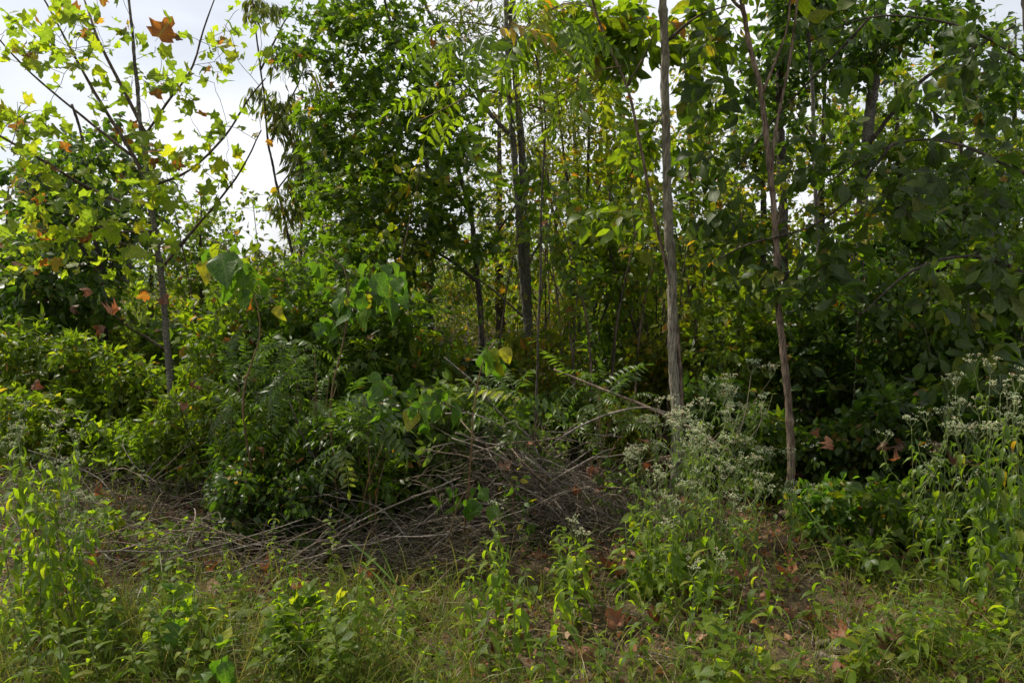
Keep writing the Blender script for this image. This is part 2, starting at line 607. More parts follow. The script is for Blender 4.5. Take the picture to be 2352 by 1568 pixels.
def bake(kind, pos, rot, size, tint=None):
    """join many leaves into arrays"""
    tp = TPL[kind]
    n = len(pos)
    which = rng.integers(0, len(tp), n)
    if tint is None:
        tint = rng.random(n)
    VV, FF, UU, TT, off = [], [], [], [], 0
    for k in range(len(tp)):
        idx = np.nonzero(which == k)[0]
        if not len(idx):
            continue
        v, f, u = tp[k]
        f = np.array(f)
        w = np.einsum('nij,vj->nvi', rot[idx] * size[idx, None, None], v) + pos[idx, None, :]
        m = len(v)
        VV.append(w.reshape(-1, 3))
        FF.append((f[None] + (np.arange(len(idx)) * m)[:, None, None]).reshape(-1, 3) + off)
        UU.append(np.tile(u, (len(idx), 1)))
        TT.append(np.repeat(tint[idx], m))
        off += m * len(idx)
    return np.vstack(VV), np.vstack(FF), np.vstack(UU), np.concatenate(TT)


def put_leaves(kind, mat, pos, rot, size, parent, base, part='leaf', rest='foliage', top=300, near_kind=None, screen_min=0.0):
    """the `top` leaves that show largest become parts, the rest one stuff part"""
    n = len(pos)
    px, py, dep = project(pos)
    scr = size / dep
    inside = (px > -20) & (px < 2372) & (py > -20) & (py < 1588)
    scr = np.where(inside, scr, 0)
    order = np.argsort(-scr)
    tops = order[:top]
    tops = tops[scr[tops] > screen_min]
    restm = np.ones(n, bool)
    restm[tops] = False
    ms = tmesh(near_kind or kind, mat)
    for i in tops:
        o = bpy.data.objects.new(part, ms[int(rng.integers(0, len(ms)))])
        M = Matrix([[*(rot[i][r] * size[i]), pos[i][r] - base[r]] for r in range(3)] + [[0, 0, 0, 1]])
        o.matrix_basis = M
        o.parent = parent
        COL.objects.link(o)
    if restm.any():
        V, F, U, T = bake({'ovate': 'ovate_lite', 'star_near': 'star'}.get(kind, 'ovate_tiny' if kind == 'ovate_low' and base[1] > 6.2 else kind), pos[restm] - np.array(base), rot[restm], size[restm])
        link(rest, mesh_from(rest, V, F, mat, U, T), parent, kind='stuff')


def tube_arrays(pts, rad, sides=8, rough=0.0, seed=0, cap=True):
    pts = np.asarray(pts, float)
    rad = np.asarray(rad, float)
    n = len(pts)
    tan = norm(np.gradient(pts, axis=0))
    ref = np.array([0.13, -0.97, 0.11])
    a = norm(np.cross(tan, ref))
    b = np.cross(tan, a)
    th = np.linspace(0, 2 * math.pi, sides, endpoint=False)
    rr = rad[:, None] * np.ones(sides)
    if rough:
        g = np.random.default_rng(seed)
        rr = rr * (1 + rough * g.normal(size=(n, sides)) * .5 + rough * g.normal(size=(n, 1)) * .6)
    V = pts[:, None, :] + rr[..., None] * (np.cos(th)[None, :, None] * a[:, None, :] + np.sin(th)[None, :, None] * b[:, None, :])
    V = V.reshape(-1, 3)
    i = np.arange(n - 1)[:, None] * sides
    j = np.arange(sides)[None, :]
    j2 = (j + 1) % sides
    q1 = np.stack([i + j, i + j2, i + sides + j2], -1).reshape(-1, 3)
    q2 = np.stack([i + j, i + sides + j2, i + sides + j], -1).reshape(-1, 3)
    F = [q1, q2]
    if cap:
        V = np.vstack([V, pts[:1], pts[-1:]])
        c0, c1 = n * sides, n * sides + 1
        e = (n - 1) * sides
        F.append(np.array([(c0, (k + 1) % sides, k) for k in range(sides)] + [(c1, e + k, e + (k + 1) % sides) for k in range(sides)]))
    return V, np.vstack(F)


def batch_tubes(paths, radii, sides=3):
    """paths (n,k,3), radii (n,k) -> one mesh"""
    n, k, _ = paths.shape
    tan = norm(np.gradient(paths, axis=1))
    ref = np.array([0.2, -0.9, 0.3])
    a = norm(np.cross(tan, ref))
    b = np.cross(tan, a)
    th = np.linspace(0, 2 * math.pi, sides, endpoint=False)
    V = paths[:, :, None, :] + radii[:, :, None, None] * (np.cos(th)[:, None] * a[:, :, None, :] + np.sin(th)[:, None] * b[:, :, None, :])
    V = V.reshape(-1, 3)
    i = (np.arange(n) * k * sides)[:, None, None] + (np.arange(k - 1) * sides)[None, :, None]
    j = np.arange(sides)[None, None, :]
    j2 = (j + 1) % sides
    q1 = np.stack([i + j, i + j2, i + sides + j2], -1).reshape(-1, 3)
    q2 = np.stack([i + j, i + sides + j2, i + sides + j], -1).reshape(-1, 3)
    return V, np.vstack([q1, q2])


def spline(ctrl, n):
    """Catmull-Rom through control points"""
    c = np.asarray(ctrl, float)
    if len(c) == 2:
        t = np.linspace(0, 1, n)[:, None]
        return c[0] * (1 - t) + c[1] * t
    e = np.vstack([2 * c[0] - c[1], c, 2 * c[-1] - c[-2]])
    out = []
    cum = np.concatenate([[0], np.cumsum(np.linalg.norm(np.diff(c, axis=0), axis=1))])
    for s in np.minimum(np.interp(np.linspace(0, cum[-1], n), cum, np.arange(len(c))), len(c) - 1 - 1e-6):
        i = int(s)
        t = s - i
        p0, p1, p2, p3 = e[i:i + 4]
        out.append(.5 * ((2 * p1) + (-p0 + p2) * t + (2 * p0 - 5 * p1 + 4 * p2 - p3) * t * t + (-p0 + 3 * p1 - 3 * p2 + p3) * t ** 3))
    return np.array(out)


def limb(name, ctrl, r0, r1, mat, parent, base, sides=10, n=None, rough=.10, wob=.012, seed=0, label=None):
    L = float(np.sum(np.linalg.norm(np.diff(np.asarray(ctrl), axis=0), axis=1)))
    n = n or max(8, int(L * (26 if r0 > .02 else 12)))
    p = spline(ctrl, n)
    g = np.random.default_rng(seed + 11)
    w = g.normal(size=(n, 3)) * wob * .3
    w = np.cumsum(w, axis=0)
    w -= np.linspace(0, 1, n)[:, None] * w[-1]
    p = p + w * .5
    t = np.linspace(0, 1, n)
    rad = r0 + (r1 - r0) * t
    if name == 'trunk' and r0 > .02:
        rad = rad * (1 + .7 * np.exp(-np.linspace(0, L, n) / .07))
        for kq in range(2 + seed % 3):          # knots and branch scars
            kn = (.15 + .7 * ((seed * 37 + kq * 53) % 97) / 97) * L
            rad = rad * (1 + .22 * np.exp(-((np.linspace(0, L, n) - kn) / .035) ** 2))
    V, F = tube_arrays(p - np.array(base), rad, sides, rough, seed)
    me = mesh_from(name, V, F, mat)
    o = link(name, me, parent)
    if label:
        o['label'] = label
    return p


def in_blobs(blobs, m):
    """blobs: (px, py, rx, ry, Y, dY[, weight]) -> m points, shell-biased"""
    w = np.array([(b[2] * b[3] * (b[6] if len(b) > 6 else 1)) for b in blobs], float)
    w /= w.sum()
    k = rng.choice(len(blobs), m, p=w)
    d = norm(rng.normal(size=(m, 3))) * (rng.random(m)[:, None] ** (1 / 2.4))
    out = np.empty((m, 3))
    for i in range(m):
        b = blobs[k[i]]
        out[i] = P(b[0] + d[i, 0] * b[2], b[1] - d[i, 2] * b[3], b[4] + d[i, 1] * b[5])
    return out


def grow(skel, targets, tipr=.0016, k=5, maxr=.03, sag=.12, up=.6):
    """join every target to the nearest older node with a bent twig; returns paths, radii"""
    nodes = [np.asarray(s, float) for s in skel]
    N0 = len(nodes)
    cap = N0 + len(targets) * (k - 1)
    A = np.empty((cap, 3))
    A[:N0] = nodes
    par = -np.ones(cap, int)
    cnt = N0
    T = np.asarray(targets)
    d0 = np.min(np.linalg.norm(T[:, None, :] - A[None, :N0, :], axis=2), axis=1)
    order = np.argsort(d0 + rng.random(len(T)) * .25)
    starts, paths = [], []
    tt = np.linspace(0, 1, k)[:, None]
    for ti in order:
        q = T[ti]
        df = q - A[:cnt]
        dist = np.sqrt((df * df).sum(1)) + up * np.maximum(0, -df[:, 2]) + .15 * np.maximum(0, .15 - df[:, 2])
        j = int(np.argmin(dist))
        a = A[j]
        ln = np.linalg.norm(q - a)
        mid = (a + q) / 2 + rng.normal(size=3) * ln * .09 + np.array([0, 0, sag * ln])
        path = (1 - tt) ** 2 * a + 2 * tt * (1 - tt) * mid + tt ** 2 * q
        path[1:-1] += rng.normal(size=(k - 2, 3)) * ln * .018
        A[cnt:cnt + k - 1] = path[1:]
        par[cnt] = j
        for s in range(1, k - 1):
            par[cnt + s] = cnt + s - 1
        starts.append((j, cnt))
        paths.append(path)
        cnt += k - 1
    load = np.ones(cnt)
    for i in range(cnt - 1, N0 - 1, -1):
        load[par[i]] += load[i] * .5 + .25 if False else load[i] / (k - 1)
    r = np.minimum(tipr * np.sqrt(load) * 1.25, maxr)
    paths = np.array(paths)
    rad = np.empty(paths.shape[:2])
    for i, (j, s) in enumerate(starts):
        rad[i, 1:] = r[s:s + k - 1]
        rad[i, 0] = min(r[j] if j >= N0 else r[s] * 1.15, r[s] * 1.3)
    rad[:, -1] *= .7
    return paths, rad


def leaves_on(paths, per, size, spread=.05, droop=.35, tmin=.35, tilt=.7, svar=.25, out=.8, lean=None):
    """leaf positions, rotations, sizes along twigs"""
    n, k, _ = paths.shape
    m = n * per
    pi = np.repeat(np.arange(n), per)
    t = tmin + (1 - tmin) * rng.random(m) ** .75
    # last leaf of each twig sits at its tip
    t[::per] = 1
    f = t * (k - 1)
    i0 = np.minimum(f.astype(int), k - 2)
    fr = (f - i0)[:, None]
    a, b = paths[pi, i0], paths[pi, i0 + 1]
    p = a * (1 - fr) + b * fr
    tang = norm(b - a)
    off = rng.normal(size=(m, 3))
    off -= tang * (off * tang).sum(1, keepdims=True)
    off = norm(off)
    pos = p + off * spread * rng.random(m)[:, None] + rng.normal(size=(m, 3)) * spread * .2
    d = tang * .55 + off * out + np.array([0, 0, -droop]) + rng.normal(size=(m, 3)) * .2
    upv = np.array([0, 0, 1.0]) + rng.normal(size=(m, 3)) * tilt
    if lean is not None:
        upv = upv + np.array(lean)
    rot = frames(d, upv)
    sz = size * np.exp(rng.normal(size=m) * svar)
    return pos, rot, sz


def plant(name, label, cat, base, trunks, blobs, ntw, per, size, kind, mat, twig='twig_brown', group=None, spread=.05,
          droop=.35, tilt=.7, top=300, near_kind=None, extra=(), screen_min=.004, tipr=.0016, svar=.25, maxr=.025, k=5,
          tmin=.35, up=.6, sag=.12, out=.8, part='leaf', lean=None, skel_from=0.3):
    """trunks: list of (ctrl points, r0, r1, material[, part name])"""
    base = tuple(float(v) for v in base)
    root = empty(name, base, label, cat, group)
    skel = []
    for q, tk in enumerate(trunks):
        nm = tk[4] if len(tk) > 4 else ('trunk' if q == 0 else 'branch')
        p = limb(nm, tk[0], tk[1], tk[2], tk[3], root, base, seed=q + int(abs(base[0]) * 50), sides=10 if tk[1] > .03 else 6)
        s0 = int(len(p) * (skel_from if q == 0 else .15))
        skel += list(p[s0:])
    if ntw:
        T = in_blobs(blobs, ntw)
        g = T[:, 2] > .06
        T = T[g]
        paths, rad = grow(skel, T, tipr=tipr, k=k, maxr=maxr, up=up, sag=sag)
        V, F = batch_tubes(paths - np.array(base), rad, 3)
        link('twigs', mesh_from('twigs', V, F, twig), root, kind='stuff')
        pos, rot, sz = leaves_on(paths, per, size, spread, droop, tmin, tilt, svar, out, lean)
        gg = pos[:, 2] > .03
        put_leaves(kind, mat, pos[gg], rot[gg], sz[gg], root, base, part=part, top=top, near_kind=near_kind, screen_min=screen_min)
    return root


def onground(px, Y):
    x = (px - CX) / FPX * Y
    return (x, Y, gz(x, Y))


#@@SETTING
# ------------------------------------------------------------------ ground, far hills
def ground_mat():
    m = bpy.data.materials.new('ground')
    m.use_nodes = True
    t = m.node_tree
    L = t.links.new
    pr = t.nodes['Principled BSDF']
    pr.inputs['Roughness'].default_value = .95
    pr.inputs['Specular IOR Level'].default_value = .1
    g = _n(t, 'ShaderNodeNewGeometry')
    n1 = _n(t, 'ShaderNodeTexNoise')
    n1.inputs['Scale'].default_value = 55
    n1.inputs['Detail'].default_value = 8
    n1.inputs['Roughness'].default_value = .7
    L(g.outputs['Position'], n1.inputs['Vector'])
    cr = _n(t, 'ShaderNodeValToRGB')
    e = cr.color_ramp.elements
    e[0].position, e[0].color = .30, (.035, .025, .017, 1)
    e[1].position, e[1].color = .72, (.23, .155, .10, 1)
    k = e.new(.5)
    k.color = (.11, .072, .047, 1)
    L(n1.outputs['Fac'], cr.inputs[0])
    n2 = _n(t, 'ShaderNodeTexNoise')
    n2.inputs['Scale'].default_value = 1.6
    n2.inputs['Detail'].default_value = 5
    L(g.outputs['Position'], n2.inputs['Vector'])
    mr = _n(t, 'ShaderNodeMapRange')
    mr.inputs['From Min'].default_value = .42
    mr.inputs['From Max'].default_value = .62
    L(n2.outputs['Fac'], mr.inputs['Value'])
    mx_ = _n(t, 'ShaderNodeMix', data_type='RGBA')
    mx_.inputs['B'].default_value = (.05, .05, .022, 1)
    mh = _n(t, 'ShaderNodeMath', operation='MULTIPLY')
    mh.inputs[1].default_value = .45
    L(mr.outputs[0], mh.inputs[0])
    L(mh.outputs[0], mx_.inputs['Factor'])
    L(cr.outputs['Color'], mx_.inputs['A'])
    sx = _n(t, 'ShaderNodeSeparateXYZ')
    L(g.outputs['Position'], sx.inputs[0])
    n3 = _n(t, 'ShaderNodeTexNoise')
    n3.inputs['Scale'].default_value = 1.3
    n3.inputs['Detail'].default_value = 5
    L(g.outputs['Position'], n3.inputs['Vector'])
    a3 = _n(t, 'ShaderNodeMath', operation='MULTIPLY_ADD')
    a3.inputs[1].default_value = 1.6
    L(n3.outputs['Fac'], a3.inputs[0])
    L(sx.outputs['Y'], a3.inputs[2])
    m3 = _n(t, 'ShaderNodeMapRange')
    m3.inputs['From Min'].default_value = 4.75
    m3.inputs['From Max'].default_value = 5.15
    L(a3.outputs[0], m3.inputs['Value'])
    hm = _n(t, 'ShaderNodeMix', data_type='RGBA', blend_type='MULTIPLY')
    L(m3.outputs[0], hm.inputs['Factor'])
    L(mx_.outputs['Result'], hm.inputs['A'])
    hm.inputs['B'].default_value = (.34, .33, .33, 1)  # darker humus under the thicket, with its deep shade painted into the colour
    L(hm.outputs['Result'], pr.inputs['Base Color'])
    vo = _n(t, 'ShaderNodeTexVoronoi')
    vo.inputs['Scale'].default_value = 38
    L(g.outputs['Position'], vo.inputs['Vector'])
    am = _n(t, 'ShaderNodeMath', operation='ADD')
    L(n1.outputs['Fac'], am.inputs[0])
    L(vo.outputs['Distance'], am.inputs[1])
    bp = _n(t, 'ShaderNodeBump')
    bp.inputs['Strength'].default_value = 1
    bp.inputs['Distance'].default_value = .02
    L(am.outputs[0], bp.inputs['Height'])
    L(bp.outputs[0], pr.inputs['Normal'])
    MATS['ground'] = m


def far_mat():
    m = bpy.data.materials.new('far_hill')
    m.use_nodes = True
    pr = m.node_tree.nodes['Principled BSDF']
    pr.inputs['Roughness'].default_value = 1
    t = m.node_tree
    n = _n(t, 'ShaderNodeTexNoise')
    n.inputs['Scale'].default_value = .05
    n.inputs['Detail'].default_value = 8
    g = _n(t, 'ShaderNodeNewGeometry')
    t.links.new(g.outputs['Position'], n.inputs['Vector'])
    cr = _n(t, 'ShaderNodeValToRGB')
    cr.color_ramp.elements[0].position, cr.color_ramp.elements[0].color = .35, (.06, .09, .07, 1)
    cr.color_ramp.elements[1].position, cr.color_ramp.elements[1].color = .65, (.13, .17, .14, 1)
    t.links.new(n.outputs['Fac'], cr.inputs[0])
    t.links.new(cr.outputs[0], pr.inputs['Base Color'])
    MATS['far_hill'] = m


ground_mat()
far_mat()


def axis(lo, hi, step, far):
    a = list(np.arange(lo, hi + 1e-6, step))
    s, x = step, a[-1]
    up_ = []
    while x < far:
        s *= 1.35
        x += s
        up_.append(x)
    s, x = step, a[0]
    dn = []
    while x > -far:
        s *= 1.35
        x -= s
        dn.append(x)
    return np.array(dn[::-1] + a + up_)


xs = axis(-5, 5.5, .07, 2500)
ys = axis(2.2, 9.5, .07, 2500)
GX, GY = np.meshgrid(xs, ys)
GZ = np.zeros_like(GX)
for j in range(GX.shape[0]):
    for i in range(GX.shape[1]):
        x, y = GX[j, i], GY[j, i]
        if abs(x) < 60 and abs(y) < 60:
            GZ[j, i] = gz(x, y)
            if abs(x) < 6 and 1.5 < y < 10:
                GZ[j, i] += .012 * mnoise.noise((x * 7, y * 7, 2)) - .006
w_ = len(xs)
ii = (np.arange(len(ys) - 1)[:, None] * w_ + np.arange(w_ - 1)[None]).ravel()
Fq = np.stack([ii, ii + 1, ii + w_ + 1, ii + w_], -1)
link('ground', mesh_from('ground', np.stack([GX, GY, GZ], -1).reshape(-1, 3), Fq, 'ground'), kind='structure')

n = 160
hx = np.linspace(-1800, 1800, n)
rows = []
for dy_, hh in ((0, 0), (60, .75), (200, 1), (500, .2)):
    rows.append(np.stack([hx, 900 + dy_ + 0 * hx, [(-2 if hh == 0 else hh * (16 + 9 * mnoise.noise((x * .004, 3, 0)) + 2.5 * mnoise.noise((x * .03, dy_, 0)))) for x in hx]], -1))
HV = np.vstack(rows)
ii = (np.arange(3)[:, None] * n + np.arange(n - 1)[None]).ravel()
link('hills', mesh_from('hills', HV, np.stack([ii, ii + 1, ii + n + 1, ii + n], -1), 'far_hill'), kind='structure')

# ------------------------------------------------------------------ far and middle woods (behind everything)
def scatter_mass(name, label, cat, blobs, m, kind, mat, size, twig=None):
    p = in_blobs(blobs, m)
    # clump: pull the leaves towards sprig centres
    c = p[rng.integers(0, len(p), max(4, m // 14))]
    q = c[rng.integers(0, len(c), m)] + rng.normal(size=(m, 3)) * np.array([.22, .22, .14]) * (size / .1)
    q = q[q[:, 2] > .05]
    m = len(q)
    d = rng.normal(size=(m, 3)) + np.array([0, 0, -.6])
    rot = frames(d, np.array([0, 0, 1.0]) + rng.normal(size=(m, 3)) * .7)
    sz = size * np.exp(rng.normal(size=m) * .25)
    V, F, U, T = bake(kind, q, rot, sz)
    return link(name, mesh_from(name, V, F, mat, U, T), label=label, cat=cat, kind='stuff')


scatter_mass('far_thicket', 'low sunlit thicket far behind the trees closing the view', 'thicket',
             [(px, 690, 130, 95, 24, 3) for px in range(-100, 2500, 130)], 19000, 'ovate_tiny', 'yellowish_leaf', .15)
scatter_mass('far_thicket', 'hazy green wood behind the right half of the thicket', 'thicket',
             [(px, 610 + (px % 3) * 20, 170, 120, 20, 3) for px in range(1000, 2500, 110)], 20000, 'ovate_tiny', 'bright_leaf', .13)

BG = [
    # px, Y, top py, half width px, leaf kind, material, size, twigs, per
    (30, 11.0, 420, 110, 'star', 'bright_leaf', .085, 190, 22),
    (175, 9.5, 300, 130, 'ovate_tiny', 'dark_leaf', .12, 330, 20),
    (330, 12.0, 380, 100, 'ovate_tiny', 'bright_leaf', .09, 190, 20),
    (480, 12.0, 440, 110, 'star', 'bright_leaf', .08, 220, 22),
    (590, 14.0, 585, 90, 'narrow', 'narrow_leaf', .11, 160, 24),
    (700, 11.5, 430, 90, 'narrow', 'narrow_leaf', .10, 220, 24),
    (815, 12.5, 180, 130, 'star', 'yellowish_leaf', .08, 330, 22),
    (980, 13.0, 100, 140, 'narrow', 'narrow_leaf', .10, 330, 24),
    (1150, 12.0, 60, 120, 'ovate_tiny', 'yellowish_leaf', .08, 300, 22),
    (1300, 13.5, 90, 120, 'ovate_tiny', 'yellowish_leaf', .085, 300, 22),
    (1440, 11.5, 120, 110, 'star', 'bright_leaf', .085, 280, 22),
    (1590, 12.5, 60, 120, 'ovate_tiny', 'yellowish_leaf', .09, 300, 22),
    (1730, 11.0, 120, 120, 'star', 'bright_leaf', .09, 280, 22),
    (1890, 12.0, 40, 130, 'ovate_tiny', 'yellowish_leaf', .09, 300, 22),
    (2050, 10.5, 60, 120, 'star', 'bright_leaf', .09, 280, 22),
    (2200, 12.0, 50, 130, 'ovate_tiny', 'bright_leaf', .09, 300, 22),
    (2340, 10.5, 40, 120, 'star', 'bright_leaf', .09, 280, 22),
]
bgl = ['far left edge of the thicket', 'behind the left lobed-leaf sapling, round dark leaves', 'just behind the left sapling, sunlit',
       'between the left sapling and the bright gap', 'low in the bright sky gap', 'along the right rim of the bright gap',
       'behind the dense star-leaved tree', 'behind the leaning bare stems at upper centre', 'just left of the twin grey trunks, far back',
       'between the twin trunks and the many-stemmed clump', 'right of the many-stemmed clump, far back',
       'seen past the tall pale trunk', 'seen between the pale and the forked trunks', 'behind the forked brown trunk',
       'far back behind the thick grey trunk', 'far back at upper right under the sky patches', 'at the right edge, far back']
for i, (px, Y, top, hw, kd, mt, sz, nt_, per) in enumerate(BG):
    b = onground(px, Y)
    tp = P(px + rnd.uniform(-25, 25), top, Y)
    tr = [([b, (b[0] + rnd.uniform(-.15, .15), Y, tp[2] * .5), tuple(tp)], .05 + .012 * (tp[2] - 2), .008, 'bark_dark')]
    nb = 6
    bl = []
    for q in range(nb):
        f = (q + .5) / nb
        cy_ = top + 30 + (820 - top) * f
        bl.append((px + rnd.uniform(-.3, .3) * hw, cy_, hw * (1.0 if q else .6), (820 - top) / nb * .8, Y, .7, .5 + f * .6))
    plant('background_tree', 'small leafy tree ' + bgl[i], 'tree', b, tr, bl, int(nt_ * (1.1 if px > 1250 else .85)), per, sz, kd, mt, 'bark_dark',
          'trees behind the front row', spread=.14, top=0, maxr=.02, svar=.2, tilt=.8, skel_from=.15)

# ------------------------------------------------------------------ the named trees
def pl(Y, *pts):
    out = []
    for p in pts:
        out.append(tuple(P(p[0], p[1], p[2] if len(p) > 2 else Y)))
    return out


# left sapling with big lobed leaves
Y0 = 6.4
b = onground(392, Y0)
tr = [([b] + pl(Y0, (388, 850), (372, 640), (345, 430), (325, 260), (310, 100), (298, 0), (288, -180)), .034, .006, 'bark_grey'),
      (pl(Y0, (340, 425), (300, 350), (215, 210), (150, 90), (90, -20, 6.2)), .016, .006, 'twig_brown'),
      (pl(Y0, (335, 310), (290, 220), (225, 90), (190, -10, 6.6)), .015, .006, 'twig_brown'),
      (pl(Y0, (335, 310), (390, 230), (440, 160), (470, 60), (500, -20, 6.2)), .012, .005, 'twig_brown'),
      (pl(Y0, (345, 428), (430, 395), (510, 320), (570, 230, 6.0), (610, 180, 5.9)), .013, .005, 'twig_brown'),
      (pl(Y0, (318, 480), (200, 430), (60, 345, 6.0), (-60, 280, 5.8)), .015, .006, 'twig_brown'),
      (pl(Y0, (368, 620), (450, 520), (540, 410, 6.2), (600, 300, 6.0)), .014, .005, 'twig_brown'),
      (pl(Y0, (355, 530), (250, 530), (150, 490, 6.0), (40, 430, 5.7)), .011, .004, 'twig_brown'),
      (pl(Y0, (300, 355), (180, 260), (60, 160, 6.2), (-20, 70, 6.0)), .012, .005, 'twig_brown'),
      (pl(Y0, (365, 590), (280, 560), (220, 530, 6.1), (170, 480, 5.9)), .010, .004, 'twig_brown'),
      (pl(Y0, (378, 800), (330, 770), (280, 740, 6.1), (230, 690, 5.9)), .010, .004, 'twig_brown')]
bl = [(150, 90, 170, 110, 6.3, .9), (60, 300, 130, 120, 6.0, .7), (170, 430, 190, 90, 5.9, .7), (420, 210, 130, 150, 6.2, .7, .8),
      (520, 90, 90, 90, 6.1, .5, .6), (430, 400, 150, 80, 6.2, .6), (260, 560, 190, 80, 6.0, .6, .8), (60, 560, 120, 90, 5.9, .5, .8),
      (560, 300, 50, 80, 6.0, .4, .25), (330, 680, 120, 60, 6.0, .5, .5), (280, 280, 120, 160, 6.6, .5, .6), (200, -90, 240, 80, 6.4, .9, .4)]
plant('sapling', 'young tree at left with big lobed yellow-green and rusty leaves against the white sky', 'tree', b, tr, bl,
      300, 3, .077, 'sycamore', 'sycamore_leaf', spread=.07, droop=.3, tilt=1.4, svar=.28, top=300, k=6, tmin=.5, maxr=.009, up=.9, sag=.02)
# smaller companion behind
b = onground(240, 8.2)
tr = [([b] + pl(8.2, (240, 820), (232, 620), (205, 480), (190, 330), (165, 240)), .04, .012, 'bark_dark'),
      (pl(8.2, (235, 650), (290, 540), (330, 470)), .015, .006, 'bark_dark'),
      (pl(8.2, (232, 620), (150, 520), (90, 420)), .015, .006, 'bark_dark')]
bl = [(110, 420, 120, 90, 8.2, .7), (230, 500, 150, 90, 8.2, .7), (60, 600, 120, 90, 8.0, .7), (250, 350, 110, 80, 8.3, .6, .7), (180, 680, 180, 60, 8.0, .6), (80, 690, 120, 70, 7.8, .6)]
plant('understory_tree', 'dark round-leaved small tree behind the left sapling', 'tree', b, tr, bl, 320, 11, .10, 'ovate', 'dark_leaf',
      'bark_dark', spread=.10, droop=.6, top=300, maxr=.012)

# narrow-leaved tree whose sprays hang in the gap
b = onground(690, 9.0)
tr = [([b] + pl(9.0, (690, 700), (650, 480), (620, 330), (600, 160), (575, -40)), .022, .007, 'bark_dark'),
      (pl(9.0, (620, 330), (655, 250), (690, 180), (720, 60)), .012, .004, 'bark_dark'),
      (pl(9.0, (640, 430), (680, 380), (735, 330)), .010, .004, 'bark_dark'),
      (pl(9.0, (600, 160), (660, 40), (730, -60)), .012, .004, 'bark_dark')]
bl = [(600, 20, 60, 30, 9, .4, 1.2), (650, 260, 50, 60, 9, .4, 1.6), (700, 370, 60, 80, 9, .5, 1.3), (600, 220, 40, 40, 9, .3, .8), (650, 470, 60, 50, 9, .4, .9),
      (640, 590, 90, 40, 8.8, .5, .8), (740, 250, 40, 90, 9.2, .5, .8), (660, 130, 60, 40, 9, .4, .8)]
plant('hanging_leaved_tree', 'slender tree with narrow hanging leaves strung across the bright sky gap', 'tree', b, tr, bl,
      380, 8, .11, 'narrow', 'narrow_leaf', 'bark_dark', spread=.03, droop=1.3, out=.45, top=300, maxr=.005, sag=.05, screen_min=.004)

# dense star-leaved tree
b = onground(1110, 7.8)
tr = [([b] + pl(7.8, (1105, 770), (1095, 620), (1080, 480), (1030, 330), (960, 200), (900, 60), (860, -120)), .036, .010, 'bark_dark'),
      (pl(7.8, (1100, 650), (1020, 590), (940, 550, 7.5), (860, 520, 7.2)), .018, .006, 'bark_dark'),
      (pl(7.8, (1080, 480), (980, 380), (880, 300), (760, 250)), .018, .006, 'bark_dark'),
      (pl(7.8, (1030, 330), (900, 270), (790, 170), (690, 110)), .016, .005, 'bark_dark'),
      (pl(7.8, (1095, 600), (1180, 480), (1230, 380)), .014, .005, 'bark_dark'),
      (pl(7.8, (960, 200), (860, 120), (780, 20)), .014, .005, 'bark_dark')]
bl = [(900, 130, 180, 150, 7.8, .8), (940, 380, 200, 180, 7.5, .8), (790, 420, 110, 190, 7.8, .7), (1050, 240, 90, 190, 7.8, .8, .6), (700, 120, 80, 60, 7.8, .4, .8),
      (800, 20, 150, 70, 7.8, .6), (760, 270, 90, 110, 7.9, .5, .9), (860, 600, 170, 80, 7.2, .6), (1030, 520, 130, 80, 7.4, .6), (720, 640, 120, 60, 7.4, .5, .8), (900, -80, 220, 80, 7.8, .9, .5)]
plant('star_leaved_tree', 'dense tree left of centre with small star-shaped dark green leaves', 'tree', b, tr, bl,
      860, 9, .085, 'star', 'star_leaf', 'bark_dark', spread=.08, droop=.4, tilt=.8, top=300, near_kind='star_near', maxr=.02)

# twin grey trunks
b = onground(1222, 8.8)
tr = [([b] + pl(8.8, (1219, 840), (1210, 600), (1203, 400), (1190, 200), (1180, 0), (1176, -220)), .050, .032, 'bark_grey'),
      ([tuple(np.array(b) + np.array([-.05, .08, 0]))] + pl(8.8, (1212, 760), (1192, 560), (1182, 380), (1165, 180), (1160, 0), (1150, -160)), .042, .028, 'bark_grey', 'trunk'),
      (pl(8.8, (1180, 320), (1120, 255), (1060, 150), (990, 40), (950, -50)), .026, .014, 'bark_grey'),
      (pl(8.8, (1150, 290), (1060, 190), (1010, 120)), .016, .008, 'bark_grey'),
      (pl(8.8, (1205, 620), (1260, 520), (1300, 420)), .014, .006, 'bark_grey'),
      (pl(8.8, (1216, 740), (1100, 640), (1000, 600)), .013, .006, 'bark_grey')]
bl = [(1180, 80, 190, 110, 8.8, .9), (1030, 40, 130, 90, 8.8, .8), (1270, 260, 120, 140, 8.9, .8), (1180, 480, 110, 120, 9.2, .6, .5), (1180, -110, 220, 90, 8.8, 1, .5), (1120, 640, 160, 90, 9.0, .6, .6)]
plant('twin_trunk_tree', 'tree at centre with two ringed grey trunks standing side by side', 'tree', b, tr, bl,
      330, 11, .095, 'narrow', 'narrow_leaf', 'bark_grey', spread=.10, top=300, maxr=.015, droop=.5)

